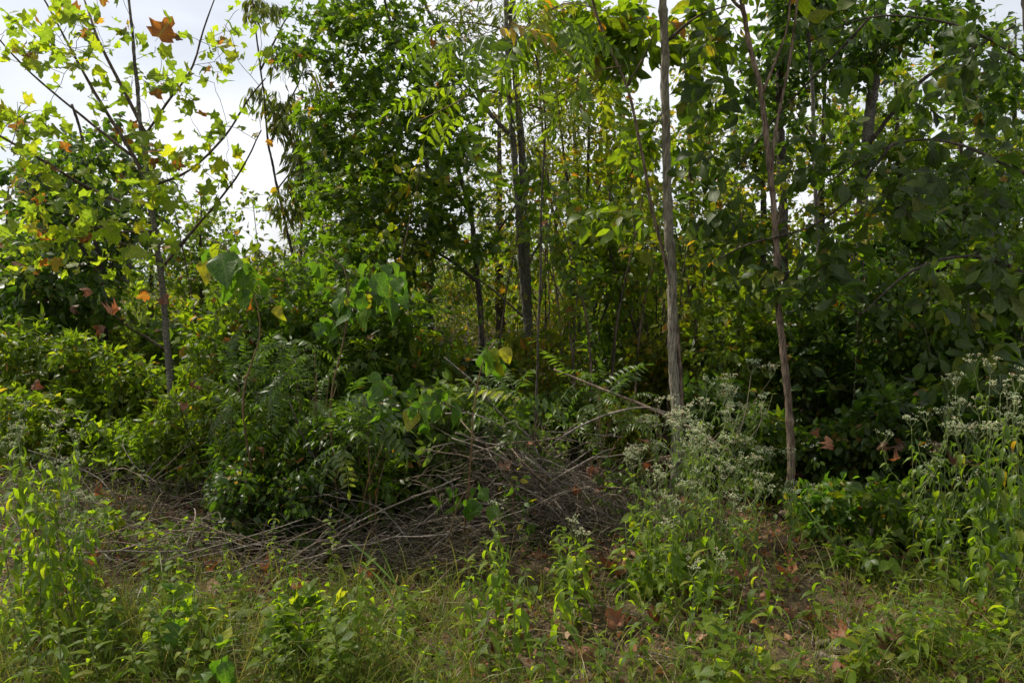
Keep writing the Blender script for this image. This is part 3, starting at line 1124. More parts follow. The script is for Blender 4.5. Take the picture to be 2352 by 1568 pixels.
# many-stemmed clump
b = onground(1345, 9.6)
st = [((1335, 850), (1322, 620), (1300, 400), (1270, 150)), ((1340, 850), (1345, 600), (1352, 350), (1360, 100)),
      ((1330, 850), (1300, 640), (1265, 450), (1242, 250), (1235, 60)), ((1350, 850), (1390, 600), (1440, 420), (1520, 260)),
      ((1348, 830), (1420, 640), (1470, 480)), ((1325, 840), (1310, 700), (1330, 560), (1380, 420))]
tr = [([tuple(np.array(b) + np.array([rnd.uniform(-.1, .1), rnd.uniform(-.1, .1), 0]))] + pl(9.6, *s), [.03, .032, .02, .015, .013, .013][i], .012,
       ['bark_dark', 'bark_dark', 'bark_brown', 'bark_dark', 'bark_dark', 'bark_dark'][i], 'stem') for i, s in enumerate(st)]
bl = [(1350, 180, 120, 150, 9.6, .8), (1420, 380, 120, 130, 9.6, .8), (1260, 420, 90, 120, 9.6, .6, .6), (1400, 60, 120, 100, 9.6, .7), (1420, 600, 130, 90, 9.6, .6, .5)]
plant('many_stemmed_tree', 'clump of thin dark stems right of the twin trunks', 'tree', b, tr, bl, 330, 10, .085, 'ovate_low', 'yellowish_leaf',
      'bark_dark', spread=.10, top=300, maxr=.012)

# thin dark saplings between
for i, (s, Y, r0, lab) in enumerate([
        (((1500, 960), (1470, 800), (1420, 640), (1375, 500)), 8.0, .018, 'thin leaning dark sapling left of the tall pale trunk'),
        (((1478, 900), (1440, 740), (1410, 600), (1400, 440)), 8.6, .016, 'thin upright dark sapling between the clump and the pale trunk'),
        (((1880, 1010), (1884, 820), (1880, 640), (1872, 400), (1868, 200), (1850, 0), (1845, -100)), 7.2, .026, 'straight slim grey trunk just right of the forked brown trunk'),
        (((1800, 700), (1802, 560), (1798, 400), (1792, 250), (1790, 60)), 8.6, .06, 'dark thick trunk half hidden behind the forked brown trunk')]):
    b = onground(s[0][0], Y)
    tr = [([b] + pl(Y, *s), r0, r0 * .6, 'bark_dark' if i != 2 else 'bark_grey')]
    bl = [(s[-1][0], s[-1][1] + 60, 110, 110, Y, .5), (s[-2][0], s[-2][1], 100, 90, Y, .5)]
    plant('understory_tree', lab, 'tree', b, tr, bl, [90, 80, 150, 130][i], 8, .09, 'ovate', 'bright_leaf' if i < 2 else 'dark_leaf', 'bark_dark',
          'slim trees behind the front trunks', spread=.09, top=200, maxr=.01)

# thick grey trunk on the right
b = onground(1940, 8.2)
tr = [([b] + pl(8.2, (1945, 940), (1965, 720), (1982, 520), (1995, 330), (2012, 150), (2028, 0), (2040, -180)), .066, .045, 'bark_grey'),
      (pl(8.2, (1970, 740), (2080, 660, 7.8), (2200, 600, 7.4), (2300, 560, 7.2)), .024, .010, 'bark_dark'),
      (pl(8.2, (1990, 600), (2060, 480, 7.8), (2130, 420, 7.5)), .02, .008, 'bark_dark'),
      (pl(8.2, (1995, 330), (2100, 200, 7.9), (2200, 130, 7.7), (2330, 60, 7.5)), .026, .010, 'bark_dark'),
      (pl(8.2, (1985, 450), (1900, 360, 8.0), (1830, 260, 7.8)), .02, .008, 'bark_dark')]
bl = [(2080, 620, 190, 110, 7.9, .7), (2240, 760, 150, 90, 7.6, .6), (1960, 640, 140, 120, 8.4, .6), (2200, 480, 160, 110, 7.7, .7), (2060, 830, 150, 80, 7.8, .5),
      (2120, 60, 200, 80, 8.0, .7, .8), (1950, 100, 130, 120, 8.2, .6, .9), (2300, 200, 100, 100, 7.8, .5, .6), (2260, 900, 120, 80, 7.3, .5, .8), (2080, -110, 220, 80, 8.2, .9, .5)]
plant('grey_trunk_tree', 'tall tree at right whose thick smooth grey trunk shows through the leaves', 'tree', b, tr, bl,
      900, 9, .10, 'ovate', 'dark_leaf', 'bark_dark', spread=.10, top=300, maxr=.02)

# tall pale trunk
b = onground(1560, 6.1)
tr = [([b] + pl(6.1, (1553, 960), (1546, 800), (1541, 640), (1534, 480), (1528, 250), (1524, 0), (1518, -220)), .041, .028, 'bark_pale'),
      ([tuple(np.array(b) + np.array([.05, .03, 0]))] + pl(6.1, (1566, 930), (1556, 780), (1535, 640), (1500, 500), (1475, 360), (1440, 200), (1380, 60), (1350, -40)), .020, .009, 'bark_brown', 'stem'),
      (pl(6.1, (1440, 200), (1480, 130), (1500, 80)), .008, .004, 'twig_brown'),
      (pl(6.1, (1526, 100), (1600, 40), (1680, 10)), .012, .005, 'twig_brown')]
bl = [(1440, 90, 130, 90, 6.7, .4), (1620, 80, 90, 90, 6.7, .4), (1470, 320, 80, 80, 6.8, .4, .4), (1600, 250, 60, 90, 6.8, .4, .6), (1320, 60, 90, 80, 6.5, .4, .6),
      (1400, 500, 80, 50, 6.0, .3, .22), (1500, -90, 200, 70, 6.1, .8, .4), (1400, -280, 260, 120, 5.8, .5, 1.1)]  # last blob: unseen extra crown, added out of view to shade the right weeds
plant('pale_trunk_tree', 'tall straight tree with pale furrowed bark and a thinner stem grown against it', 'tree', b, tr, bl,
      300, 8, .12, 'ovate', 'bright_leaf', spread=.07, top=300, maxr=.01, droop=.5)

# forked brown trunk
b = onground(1812, 5.35)
tr = [([b] + pl(5.35, (1815, 1150), (1812, 950), (1795, 800), (1780, 620), (1772, 450), (1748, 215), (1722, 110), (1702, -10), (1690, -180)), .030, .016, 'bark_brown'),
      (pl(5.35, (1750, 218), (1782, 140), (1808, 60), (1815, -30)), .011, .007, 'bark_brown'),
      (pl(5.35, (1774, 440), (1776, 330), (1795, 230), (1815, 130), (1832, 0), (1840, -120)), .012, .007, 'bark_brown'),
      (pl(5.35, (1702, 20), (1680, 0), (1660, -80)), .012, .006, 'bark_brown')]
bl = [(1760, -90, 200, 90, 5.4, .6)]
plant('forked_tree', 'slender brown trunk at right forking into three stems near the top', 'tree', b, tr, bl,
      50, 6, .12, 'ovate', 'bright_leaf', spread=.07, top=60, maxr=.01)

# big-leaved tree in front at right
b = onground(2420, 5.0)
tr = [([b] + pl(5.0, (2420, 900), (2400, 600), (2390, 300), (2360, 0), (2340, -150)), .06, .03, 'bark_dark'),
      (pl(5.0, (2400, 650), (2250, 590, 4.9), (2100, 620, 4.9), (1980, 720, 4.8)), .016, .005, 'bark_dark'),
      (pl(5.0, (2395, 420), (2200, 330, 5.0), (2050, 330, 5.1), (1900, 420, 5.2)), .012, .005, 'bark_dark'),
      (pl(5.0, (2370, 150), (2200, 60, 5.0), (2000, 40, 5.2), (1850, 100, 5.4)), .010, .004, 'bark_dark'),
      (pl(5.0, (2050, 330, 5.1), (1900, 500, 5.2), (1720, 560, 5.4), (1640, 600, 5.5)), .010, .004, 'bark_dark'),
      (pl(5.0, (2000, 40, 5.2), (1800, 250, 5.6), (1680, 400, 5.7)), .010, .004, 'bark_dark')]
bl = [(1640, 420, 80, 190, 5.7, .4, 1.2), (1650, 150, 110, 110, 5.8, .4, .7), (1700, 600, 80, 110, 5.8, .25, .8), (1880, 330, 110, 130, 5.6, .3, .8), (1900, 100, 140, 110, 5.4, .4, .9),
      (1880, 620, 130, 130, 5.2, .4, .9), (2050, 430, 140, 130, 5.1, .4, .9), (2130, 250, 130, 90, 5.1, .4, .9), (2230, 110, 140, 90, 5.0, .4, .9), (2240, 420, 130, 120, 5.0, .4, 1),
      (2150, 640, 150, 110, 4.9, .4, .9), (2270, 800, 100, 110, 4.7, .3, .9), (2100, 840, 90, 80, 5.0, .3, .5), (2320, 620, 80, 100, 4.8, .3), (2080, -80, 240, 60, 5.1, .6, .3)]
plant('big_leaved_tree', 'dark tree at right edge with broad paddle-shaped leaves spreading over the right side', 'tree', b, tr, bl,
      270, 5, .12, 'obovate', 'big_leaf', 'bark_dark', spread=.05, droop=.5, tilt=.8, top=300, k=6, tmin=.55, maxr=.010, up=0, sag=.05, lean=(0, -.5, 0))

# feathery compound-leaved branch at top centre
b = onground(1225, 5.6)
tr = [([b] + pl(5.6, (1235, 700), (1240, 450), (1250, 260), (1225, 100), (1200, -60)), .009, .006, 'bark_dark'),
      (pl(5.6, (1245, 250), (1120, 210, 5.4), (1040, 240, 5.3), (960, 280, 5.2)), .008, .003, 'red_stem'),
      (pl(5.6, (1225, 110), (1130, 60, 5.4), (1020, 50, 5.2)), .008, .003, 'red_stem'),
      (pl(5.6, (1248, 240), (1350, 170, 5.4), (1440, 150, 5.3)), .008, .003, 'red_stem'),
      (pl(5.6, (1215, 60), (1290, 10, 5.4), (1370, 20, 5.3)), .007, .003, 'red_stem')]
bl = [(1060, 60, 90, 40, 5.2, .3), (1040, 240, 90, 50, 5.3, .3), (1330, 190, 130, 40, 5.4, .3), (1270, 50, 120, 60, 5.4, .4), (1120, 100, 60, 50, 5.4, .3, .5)]
plant('compound_leaved_sapling', 'slim reddish sapling at centre carrying long feather-shaped leaves near the top', 'tree', b, tr, bl,
      26, 2, .34, 'frond', 'bright_leaf', 'twig_brown', spread=.02, droop=.25, tilt=.35, top=120, k=5, maxr=.006, tmin=.7, part='compound_leaf', out=.5)

# trailing vine with large heart leaves
for i, (path, blb, n_, lab, base_) in enumerate([
        (((560, 940), (600, 760), (560, 620), (505, 560), (470, 545)), [(510, 590, 50, 45, 4.7, .15), (560, 620, 60, 50, 4.7, .15), (480, 560, 30, 40, 4.7, .12, .6), (640, 690, 30, 30, 4.7, .1, .4)], 16,
         'arching vine with large drooping heart-shaped leaves left of centre, some turning yellow', (600, 4.9)),
        (((760, 950), (790, 780), (800, 640), (760, 590), (730, 575)), [(750, 620, 45, 60, 4.6, .15), (850, 650, 70, 70, 4.6, .2), (920, 640, 50, 60, 4.6, .15), (730, 700, 40, 40, 4.6, .15), (910, 560, 20, 20, 4.6, .1, .5), (820, 690, 60, 40, 4.6, .15)], 30,
         'heart-leaved vine in front of the dense star-leaved tree, one leaf yellowing at the edge', (780, 4.8)),
        (((1080, 1050), (1090, 930), (1110, 830), (1140, 780)), [(1120, 800, 45, 30, 4.3, .12), (1000, 920, 70, 60, 4.4, .15), (930, 930, 70, 60, 4.4, .15), (900, 860, 50, 40, 4.5, .1, .6)], 20,
         'young heart-leaved sprout with very large leaf in the middle of the thicket', (1060, 4.5)),
        (((1020, 1300), (1040, 1200), (1060, 1140), (1090, 1110)), [(1040, 1130, 50, 35, 4.3, .1), (1100, 1150, 60, 60, 4.3, .1, .8)], 9,
         'low sprig of rounded pale green leaves in front of the brush pile', (1030, 4.4))]):
    Yv = blb[0][4]
    b = onground(*base_)
    tr = [([b] + pl(Yv, *path), .007, .003, 'red_stem', 'stem')]
    plant('heart_leaved_vine', lab, 'vine', b, tr, blb, n_, 2, [.10, .095, .105, .08][i], 'heart', 'heart_leaf', 'twig_brown',
          spread=.035, droop=1.4, out=.6, tilt=1.0, lean=(0, -.9, 0), top=100, maxr=.004, tmin=.6, svar=.35, k=5, sag=.1)

# ------------------------------------------------------------------ shrubs and undergrowth
def shrub(name, label, px, Y, top, hw, kind, mat, size, ntw, per, near=None, group=None, spread=.05, droop=.4, tilt=.7, parts=120,
          stems=5, bottom=1.0, twig='twig_brown', part='leaf', cat='shrub', svar=.25, maxr=.007, tipr=.0012, low=.12, smat='bark_dark', out=.8, dy=.35):
    b = onground(px, Y)
    gpy = HZ + CAMZ * FPX / Y
    tr = []
    for i in range(stems):
        a = rnd.uniform(-.8, .8)
        q = (px + a * hw, top + abs(a) * (gpy - top) * .35 + rnd.uniform(0, .1) * (gpy - top))
        e = P(q[0], q[1], Y + rnd.uniform(-.25, .25))
        o = np.array(b) + np.array([rnd.uniform(-.08, .08), rnd.uniform(-.08, .08), -.02])
        m_ = (o + e) / 2 + np.array([-a * .03, rnd.uniform(-.06, .06), .08])
        tr.append(([tuple(o), tuple(m_), tuple(e)], .007 + .003 * rnd.random(), .002, smat, 'stem'))
    bl = []
    H = gpy * bottom - top
    for i in range(5):
        f = (i + .5) / 5
        wd = hw * (.55 + .75 * math.sin(math.pi * (.18 + f * .62)))
        bl.append((px + rnd.uniform(-.15, .15) * hw, top + H * (f * (1 - low)), wd * .8, H / 5 * .95, Y, dy, 1.15 - f * .5))
    return plant(name, label, cat, b, tr, bl, ntw, per, size, kind, mat, twig, group, spread=spread, droop=droop, tilt=tilt, top=parts,
                 near_kind=near, maxr=maxr, tipr=tipr, svar=svar, part=part, skel_from=.2, up=.2, screen_min=.003, out=out)


G1 = 'shrubs along the front of the thicket'
SH = [
    # left bright mass
    (40, 7.0, 750, 130, 'lance_low', 'bright_leaf', .085, 230, 14, 'lance', 'bright yellow-green bush at the left edge under the lobed sapling'),
    (180, 6.8, 790, 130, 'lance_low', 'bright_leaf', .08, 230, 14, 'lance', 'fresh green small-leaved bush left of the sapling trunk'),
    (310, 6.7, 850, 110, 'ovate_low', 'bright_leaf', .07, 200, 14, 'ovate', 'light green bush right at the foot of the left sapling'),
    (80, 6.4, 910, 130, 'ovate_low', 'bright_leaf', .065, 170, 14, 'ovate', 'low darker bush in front of the bright bushes at the left edge'),
    (440, 6.0, 900, 110, 'lance_low', 'bright_leaf', .07, 190, 14, 'lance', 'opposite-leaved light green bush below the feathery shrub'),
    (340, 6.1, 980, 90, 'lance_low', 'weed_leaf', .06, 110, 14, 'lance', 'small leafy bush spilling over the left stick pile'),
    (230, 6.3, 960, 90, 'ovate_low', 'weed_leaf', .055, 90, 12, 'ovate', 'tiny-leaved sprigs hanging over the back of the left stick pile'),
    # centre-left
    (600, 5.15, 980, 120, 'lance_low', 'star_leaf', .055, 260, 16, 'lance', 'bushy green shrub at left of centre in front of the shade'),
    (540, 4.8, 1070, 70, 'ovate_low', 'dark_leaf', .045, 110, 14, 'ovate', 'small dark shrub at the right end of the left stick pile'),
    (760, 5.1, 960, 120, 'ovate_low', 'star_leaf', .06, 240, 16, 'ovate', 'dark shrub under the heart-leaved vine'),
    (900, 5.3, 920, 110, 'ovate_low', 'dark_leaf', .07, 190, 14, 'ovate', 'dark green shrub left of the dead pole'),
    (700, 4.8, 1080, 90, 'ovate_low', 'dark_leaf', .045, 150, 14, 'ovate', 'low shrub in the deep shade left of the brush pile'),
    (860, 4.9, 1040, 90, 'ovate_low', 'star_leaf', .05, 130, 12, 'ovate', 'fresh green sprigs above the dark hollow'),
    (1010, 5.2, 890, 80, 'ovate_low', 'boneset_leaf', .07, 110, 12, 'ovate', 'pale-leaved shrub just left of the pile of sticks'),
    # centre behind
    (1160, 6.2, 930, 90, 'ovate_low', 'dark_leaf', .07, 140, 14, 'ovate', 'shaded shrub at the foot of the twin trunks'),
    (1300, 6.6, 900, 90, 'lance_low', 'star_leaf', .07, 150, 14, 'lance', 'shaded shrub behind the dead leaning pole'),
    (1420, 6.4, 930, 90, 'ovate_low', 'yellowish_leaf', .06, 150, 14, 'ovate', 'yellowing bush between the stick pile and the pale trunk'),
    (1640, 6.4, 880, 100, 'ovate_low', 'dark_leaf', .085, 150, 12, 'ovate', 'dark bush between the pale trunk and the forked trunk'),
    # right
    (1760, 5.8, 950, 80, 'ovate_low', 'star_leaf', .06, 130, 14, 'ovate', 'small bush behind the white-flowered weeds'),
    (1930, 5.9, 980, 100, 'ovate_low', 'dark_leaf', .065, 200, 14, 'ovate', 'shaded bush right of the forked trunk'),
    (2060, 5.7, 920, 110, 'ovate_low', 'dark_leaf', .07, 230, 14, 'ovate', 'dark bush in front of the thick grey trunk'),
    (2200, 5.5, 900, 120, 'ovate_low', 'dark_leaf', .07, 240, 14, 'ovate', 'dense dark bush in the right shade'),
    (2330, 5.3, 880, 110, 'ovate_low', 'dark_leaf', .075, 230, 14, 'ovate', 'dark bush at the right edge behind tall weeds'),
    (1900, 4.9, 1110, 90, 'ovate_low', 'heart_leaf', .06, 90, 10, 'ovate', 'low vine-like bush with rounded leaves right of the forked trunk foot'),
    (2040, 4.8, 1120, 90, 'ovate_low', 'star_leaf', .055, 120, 12, 'ovate', 'low shrub in the dark hollow at right'),
    (2180, 4.7, 1150, 110, 'ovate_low', 'star_leaf', .05, 150, 12, 'ovate', 'low shrub in front of the dense dark bush'),
    (2310, 4.5, 1140, 90, 'lance_low', 'weed_leaf', .06, 130, 12, 'lance', 'wispy green bush low at the right edge'),
]
for (px, Y, top, hw, kd, mt, sz, nt_, per, near, lab) in SH:
    shrub('shrub', lab, px, Y, top, hw, kd, mt, sz, nt_, per, near, G1, parts=60)
for (px, Y, top, hw, kd, mt, sz, nt_, lab) in [
        (640, 6.3, 640, 130, 'star', 'star_leaf', .075, 220, 'tall shrub rising behind the arching heart-leaved vine'),
        (820, 6.2, 650, 130, 'star', 'star_leaf', .075, 240, 'tall dark shrub merging into the dense star-leaved tree'),
        (960, 6.4, 700, 100, 'ovate_low', 'star_leaf', .075, 170, 'tall shrub at the foot of the leaning dark stem'),
        (500, 6.6, 700, 110, 'ovate_low', 'bright_leaf', .075, 170, 'fresh green tall shrub right of the left sapling trunk'),
        (1680, 7.0, 620, 110, 'ovate_low', 'bright_leaf', .085, 150, 'tall shrub between the two front trunks'),
        (1870, 6.9, 640, 110, 'ovate_low', 'dark_leaf', .085, 170, 'tall dark shrub around the slim grey trunk'),
        (2060, 6.6, 640, 120, 'ovate_low', 'dark_leaf', .085, 200, 'tall dark shrub right of the thick grey trunk'),
        (2210, 6.4, 620, 120, 'ovate_low', 'star_leaf', .085, 210, 'tall shrub in the deep right shade'),
        (2350, 6.2, 600, 100, 'ovate_low', 'dark_leaf', .085, 170, 'tall dark shrub cut by the right edge')]:
    shrub('tall_shrub', lab, px, Y, top, hw, kd, mt, sz, nt_, 12, 'ovate' if kd != 'star' else 'star_near', 'tall shrubs under the trees', parts=80, spread=.08, dy=.5, stems=4)
# row behind, filling under the canopy
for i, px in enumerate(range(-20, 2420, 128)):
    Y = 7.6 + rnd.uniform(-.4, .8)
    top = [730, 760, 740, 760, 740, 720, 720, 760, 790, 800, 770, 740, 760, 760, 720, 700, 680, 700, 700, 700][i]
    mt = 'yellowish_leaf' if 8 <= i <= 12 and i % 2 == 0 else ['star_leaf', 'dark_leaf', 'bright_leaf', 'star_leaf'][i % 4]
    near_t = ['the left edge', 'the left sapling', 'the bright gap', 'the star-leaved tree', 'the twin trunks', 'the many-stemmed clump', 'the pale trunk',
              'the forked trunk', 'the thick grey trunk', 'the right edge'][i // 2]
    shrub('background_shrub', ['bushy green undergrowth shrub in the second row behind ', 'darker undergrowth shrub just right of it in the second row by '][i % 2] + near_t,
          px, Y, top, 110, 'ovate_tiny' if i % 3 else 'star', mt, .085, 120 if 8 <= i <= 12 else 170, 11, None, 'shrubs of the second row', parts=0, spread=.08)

for i in range(66):
    px = [rnd.uniform(1050, 1640), rnd.uniform(1050, 1640), rnd.uniform(420, 1050), rnd.uniform(1250, 1700), rnd.uniform(1640, 2340)][i % 5]
    Y = rnd.uniform(6.8, 10.5)
    b = onground(px, Y)
    ln = rnd.uniform(-90, 90)
    top = rnd.uniform(330, 620)
    tr = [([b] + pl(Y, (px + ln * .25, 760), (px + ln * .7, (760 + top) / 2), (px + ln * 1.2, top)), rnd.uniform(.009, .016), .004, rnd.choice(['bark_dark', 'bark_brown', 'twig_brown']))]
    bl = [(px + ln * 1.1, top + 40, 70, 70, Y, .4), (px + ln * .7, top + 160, 70, 80, Y, .4, .7)]
    w_at = ['behind the left bushes', 'in the sky gap', 'under the star-leaved tree', 'by the leaning dark stem', 'beside the twin trunks', 'in the many-stemmed clump', 'near the pale trunk',
            'near the forked trunk', 'by the thick grey trunk', 'in the right shade'][int(min(9, px / 2352 * 10))]
    plant('thin_sapling', ['bare-stemmed', 'sparse'][i % 2] + ' thin sapling leaning ' + ('right ' if ln > 30 else 'left ' if ln < -30 else 'hardly at all ') + w_at + (', nearest' if Y < 7.7 else ', nearer' if Y < 8.6 else ', farther' if Y < 9.6 else ', farthest') + (', tall' if top < 420 else ', low' if top > 540 else ''), 'tree', b, tr, bl, 15, 6, .08,
          'ovate', rnd.choice(['bright_leaf', 'yellowish_leaf', 'star_leaf']), 'bark_dark', 'thin saplings in the understory', spread=.06, top=40, maxr=.005, screen_min=.005)

# feathery shrubs (compound leaves)
for (px, Y, top, hw, n_, sz, kd, lab) in [
        (560, 5.3, 840, 120, 30, .27, 'frond_fine', 'feathery shrub with glossy comb-like leaves below the left sapling'),
        (720, 5.0, 800, 110, 30, .26, 'frond_fine', 'taller feathery shrub under the hanging heart leaves'),
        (830, 4.7, 930, 90, 24, .22, 'frond', 'small feathery shrub low at left of centre'),
        (1180, 5.1, 880, 110, 20, .26, 'frond', 'feathery sprout in the middle beside the dead pole'),
        (1390, 5.6, 870, 90, 18, .28, 'frond_fine', 'shaded feathery shrub under the dead pole')]:
    shrub('feathery_shrub', lab, px, Y, top, hw, kd, 'frond_leaf', sz, n_, 2, None, 'feather-leaved shrubs', parts=120, spread=.02, droop=.15, tilt=.3,
          part='compound_leaf', bottom=.86, out=.6, svar=.15, smat='red_stem')

# brambles with three-part leaves
for (px, Y, top, hw, n_, lab) in [(260, 4.5, 1180, 90, 10, 'bramble sprawling over the left stick pile'), (420, 3.6, 1400, 90, 14, 'bramble with three-part leaves low at left'),
                                  (700, 3.5, 1390, 110, 26, 'bramble patch in the grass left of centre'), (1560, 3.9, 1290, 110, 24, 'bramble below the white-flowered weeds'),
                                  (1990, 4.2, 1250, 100, 20, 'bramble at the edge of the dark hollow'), (1330, 4.1, 1290, 80, 12, 'bramble at the foot of the stick pile'),
                                  (2260, 3.4, 1430, 90, 14, 'bramble in the lower right corner')]:
    shrub('bramble', lab, px, Y, top, hw, 'trifoliate', 'star_leaf' if px == 1990 else 'weed_leaf', .085, int(n_ * 1.5), 4, None, 'brambles in the grass', parts=120, spread=.03, droop=.1, tilt=.5,  # bramble by the right hollow: bush shade painted in with a darker leaf
          stems=4, bottom=.97, smat='red_stem', part='three_part_leaf', cat='bramble')

for (px, Y, top, hw, n_, mt, lab) in [(1180, 4.75, 1090, 60, 16, 'heart_leaf', 'thin green creeper climbing the left side of the middle brush pile'),
                                      (1400, 4.9, 1060, 70, 18, 'star_leaf', 'small-leaved creeper on the right side of the middle brush pile'),
                                      (1500, 4.6, 1170, 60, 16, 'weed_leaf', 'green sprigs growing through the right end of the middle brush pile'),
                                      (1270, 5.6, 950, 70, 22, 'boneset_leaf', 'pale-leaved creeper behind the middle brush pile'),
                                      (150, 5.2, 1130, 70, 14, 'heart_leaf', 'round-leaved creeper on the left stick pile'),
                                      (420, 4.6, 1210, 60, 12, 'weed_leaf', 'small creeper at the right half of the left stick pile')]:
    shrub('creeper', lab, px, Y, top, hw, 'ovate_low', mt, .055, n_, 7, 'ovate', 'creepers over the brush piles', parts=100, spread=.05, stems=3, smat='red_stem', cat='creeper')

# ------------------------------------------------------------------ dead sticks
STK = {}


def stick_obj(a, d, L, r, mat, label, group, name='dead_stick'):
    bend = rnd.uniform(-.2, .2) * L
    arch = rnd.uniform(-.05, .16) * L
    d = Vector(d).normalized()
    side = d.cross(Vector((0, 0, 1)))
    side = side.normalized() if side.length > .01 else Vector((1, 0, 0))
    n_ = 7
    pts = []
    for i in range(n_):
        t = i / (n_ - 1)
        p = Vector((0, 0, 0)) + d * (L * t) + side * (bend * math.sin(math.pi * t)) + Vector((0, 0, 1)) * (arch * math.sin(math.pi * t)) + Vector((0, 0, 1)) * (rnd.uniform(-.018, .018) * L)
        pts.append(tuple(p))
    V, F = tube_arrays(pts, np.linspace(r, r * .5, n_), 5, .12, rnd.randrange(9999))
    Vs, Fs = [V], [F]
    off = len(V)
    for _ in range(rnd.choice([0, 1, 2, 2])):            # stubs and side twigs
        i = rnd.randrange(2, n_ - 1)
        s = Vector(pts[i])
        dd = (d + Vector((rnd.uniform(-1, 1), rnd.uniform(-1, 1), rnd.uniform(-.2, .9))) * .8).normalized() * rnd.uniform(.06, .3) * L
        v, f = tube_arrays([tuple(s), tuple(s + dd * .5 + Vector((0, 0, .01))), tuple(s + dd)], [r * .45, r * .35, r * .2], 4)
        Vs.append(v)
        Fs.append(f + off)
        off += len(v)
    sx = project(np.array(a))[0][0]
    near = ['by the left edge', 'under the left bushes', 'below the feathery shrub', 'by the dark hollow', 'under the heart-leaved sprout', 'by the crooked branch', 'below the dead pole',
            'near the pale trunk', 'near the forked trunk', 'below the thick grey trunk', 'towards the right edge'][int(max(0, min(10, sx / 2352 * 11)))]
    look = ('grey ' if mat == 'stick_grey' else 'brown ') + ('long ' if L > .7 else 'short ' if L < .4 else '') + ('steep ' if abs(d.z) > .6 else 'flat ' if abs(d.z) < .12 else '')
    link(name, mesh_from(name, np.vstack(Vs), np.vstack(Fs), mat), None, tuple(a), look + label + ' ' + near, 'stick', group)


G2 = 'dead sticks of the brush piles'
for i in range(125):      # main pile, lying down to the right
    px = rnd.gauss(1250, 150)
    py = 950 + (px - 1050) * .56 + rnd.uniform(0, 170)
    Y = 5.0 + rnd.uniform(-.35, .45)
    a = P(px, py, Y)
    ang = R(rnd.gauss(-34, 12))
    dd = (math.cos(ang), rnd.uniform(-.25, .1), math.sin(ang))
    if i % 5 == 0:
        dd = (-math.cos(ang) * rnd.choice([1, -1]), rnd.uniform(-.3, .3), rnd.uniform(-.15, .35))
    L = rnd.uniform(.35, 1.15)
    if a[2] + dd[2] * L < gz(a[0], Y) - .03:
        L = max(.2, (a[2] - gz(a[0], Y)) / max(.1, -dd[2]))
    L = max(L, .2)
    stick_obj(a, dd, L, rnd.uniform(.0022, .0085), rnd.choice(['stick_grey', 'stick_brown', 'stick_grey']),
              'stick slanting right in the middle pile' if i % 5 else 'stick lying across the middle pile', G2)
for i in range(44):       # hollow left of the pile: criss-cross
    q = yground(rnd.uniform(680, 1150), rnd.uniform(1150, 1340))
    a = q + np.array([0, 0, rnd.uniform(.01, .16)])
    ang = rnd.choice([R(rnd.gauss(32, 12)), R(rnd.gauss(148, 14))])
    dd = (math.cos(ang), rnd.uniform(-.4, .4), math.sin(ang) * .8)
    stick_obj(a, dd, rnd.uniform(.25, .8), rnd.uniform(.002, .005), rnd.choice(['stick_grey', 'stick_brown']),
              'thin stick rising ' + ('rightward' if dd[0] > 0 else 'leftward'), G2)
for i in range(108):       # left pile
    q = yground(rnd.uniform(-20, 680), rnd.uniform(1060, 1400))
    a = q + np.array([0, 0, rnd.uniform(.01, .20)])
    ang = rnd.uniform(0, math.pi)
    dd = (math.cos(ang), math.sin(ang) * .7 - .3, rnd.uniform(-.05, .28))
    stick_obj(a, dd, rnd.uniform(.25, .9), rnd.uniform(.002, .006), rnd.choice(['stick_grey', 'stick_brown', 'stick_grey']),
              'stick in the ' + ('near' if q[1] < 4.8 else 'far') + ' part of the left pile', G2)
for i in range(20):       # right foreground
    q = yground(rnd.uniform(1350, 2330), rnd.uniform(1300, 1560))
    ang = rnd.uniform(0, math.pi)
    stick_obj(q + np.array([0, 0, .012]), (math.cos(ang), math.sin(ang), rnd.uniform(0, .1)), rnd.uniform(.1, .35), rnd.uniform(.002, .006), 'stick_grey',
              'stick ' + ('close to the camera' if q[1] < 3.7 else 'farther back') + ' on the litter', 'loose sticks on the ground at lower right')


def tube_thing(name, label, cat, ctrl, r0, r1, mat, sides=8, rough=.08):
    base = np.array(ctrl[0])
    p = spline(ctrl, max(10, 4 * len(ctrl)))
    V, F = tube_arrays(p - base, np.linspace(r0, r1, len(p)), sides, rough, 3)
    return link(name, mesh_from(name, V, F, mat), None, tuple(base), label, cat)


tube_thing('dead_pole', 'straight pale dead pole leaning from the middle down to the white-flowered weeds', 'pole', pl(5.4, (1272, 848, 5.6), (1380, 892, 5.5), (1490, 936), (1600, 990, 5.3), (1680, 1040, 5.2)), .0085, .012, 'stick_brown')
tube_thing('arched_stick', 'grey stick arching from the brush pile up to the dead pole', 'stick', pl(5.1, (1255, 1030), (1320, 985), (1400, 950), (1480, 935), (1540, 950)), .009, .004, 'stick_grey')
tube_thing('crooked_branch', 'crooked dead grey branch rising out of the middle of the brush pile', 'branch', pl(5.0, (1255, 1130), (1240, 1060), (1212, 1000), (1150, 950), (1090, 880), (1020, 820)), .012, .004, 'stick_grey')
tube_thing('fallen_branch', 'dark fallen branch slanting through the left-centre bushes', 'branch', pl(4.7, (880, 1230), (760, 1100), (700, 1010), (665, 920)), .010, .004, 'bark_dark')
tube_thing('long_stick', 'long straight stick crossing the dark hollow from lower left to upper right', 'stick', pl(4.4, (640, 1330), (800, 1210), (1000, 1120), (1060, 1095)), .006, .003, 'stick_grey')
tube_thing('long_stick', 'pair-like pale stick rising right from the bare soil edge', 'stick', pl(4.1, (945, 1400), (1030, 1310), (1100, 1250)), .006, .003, 'stick_brown')
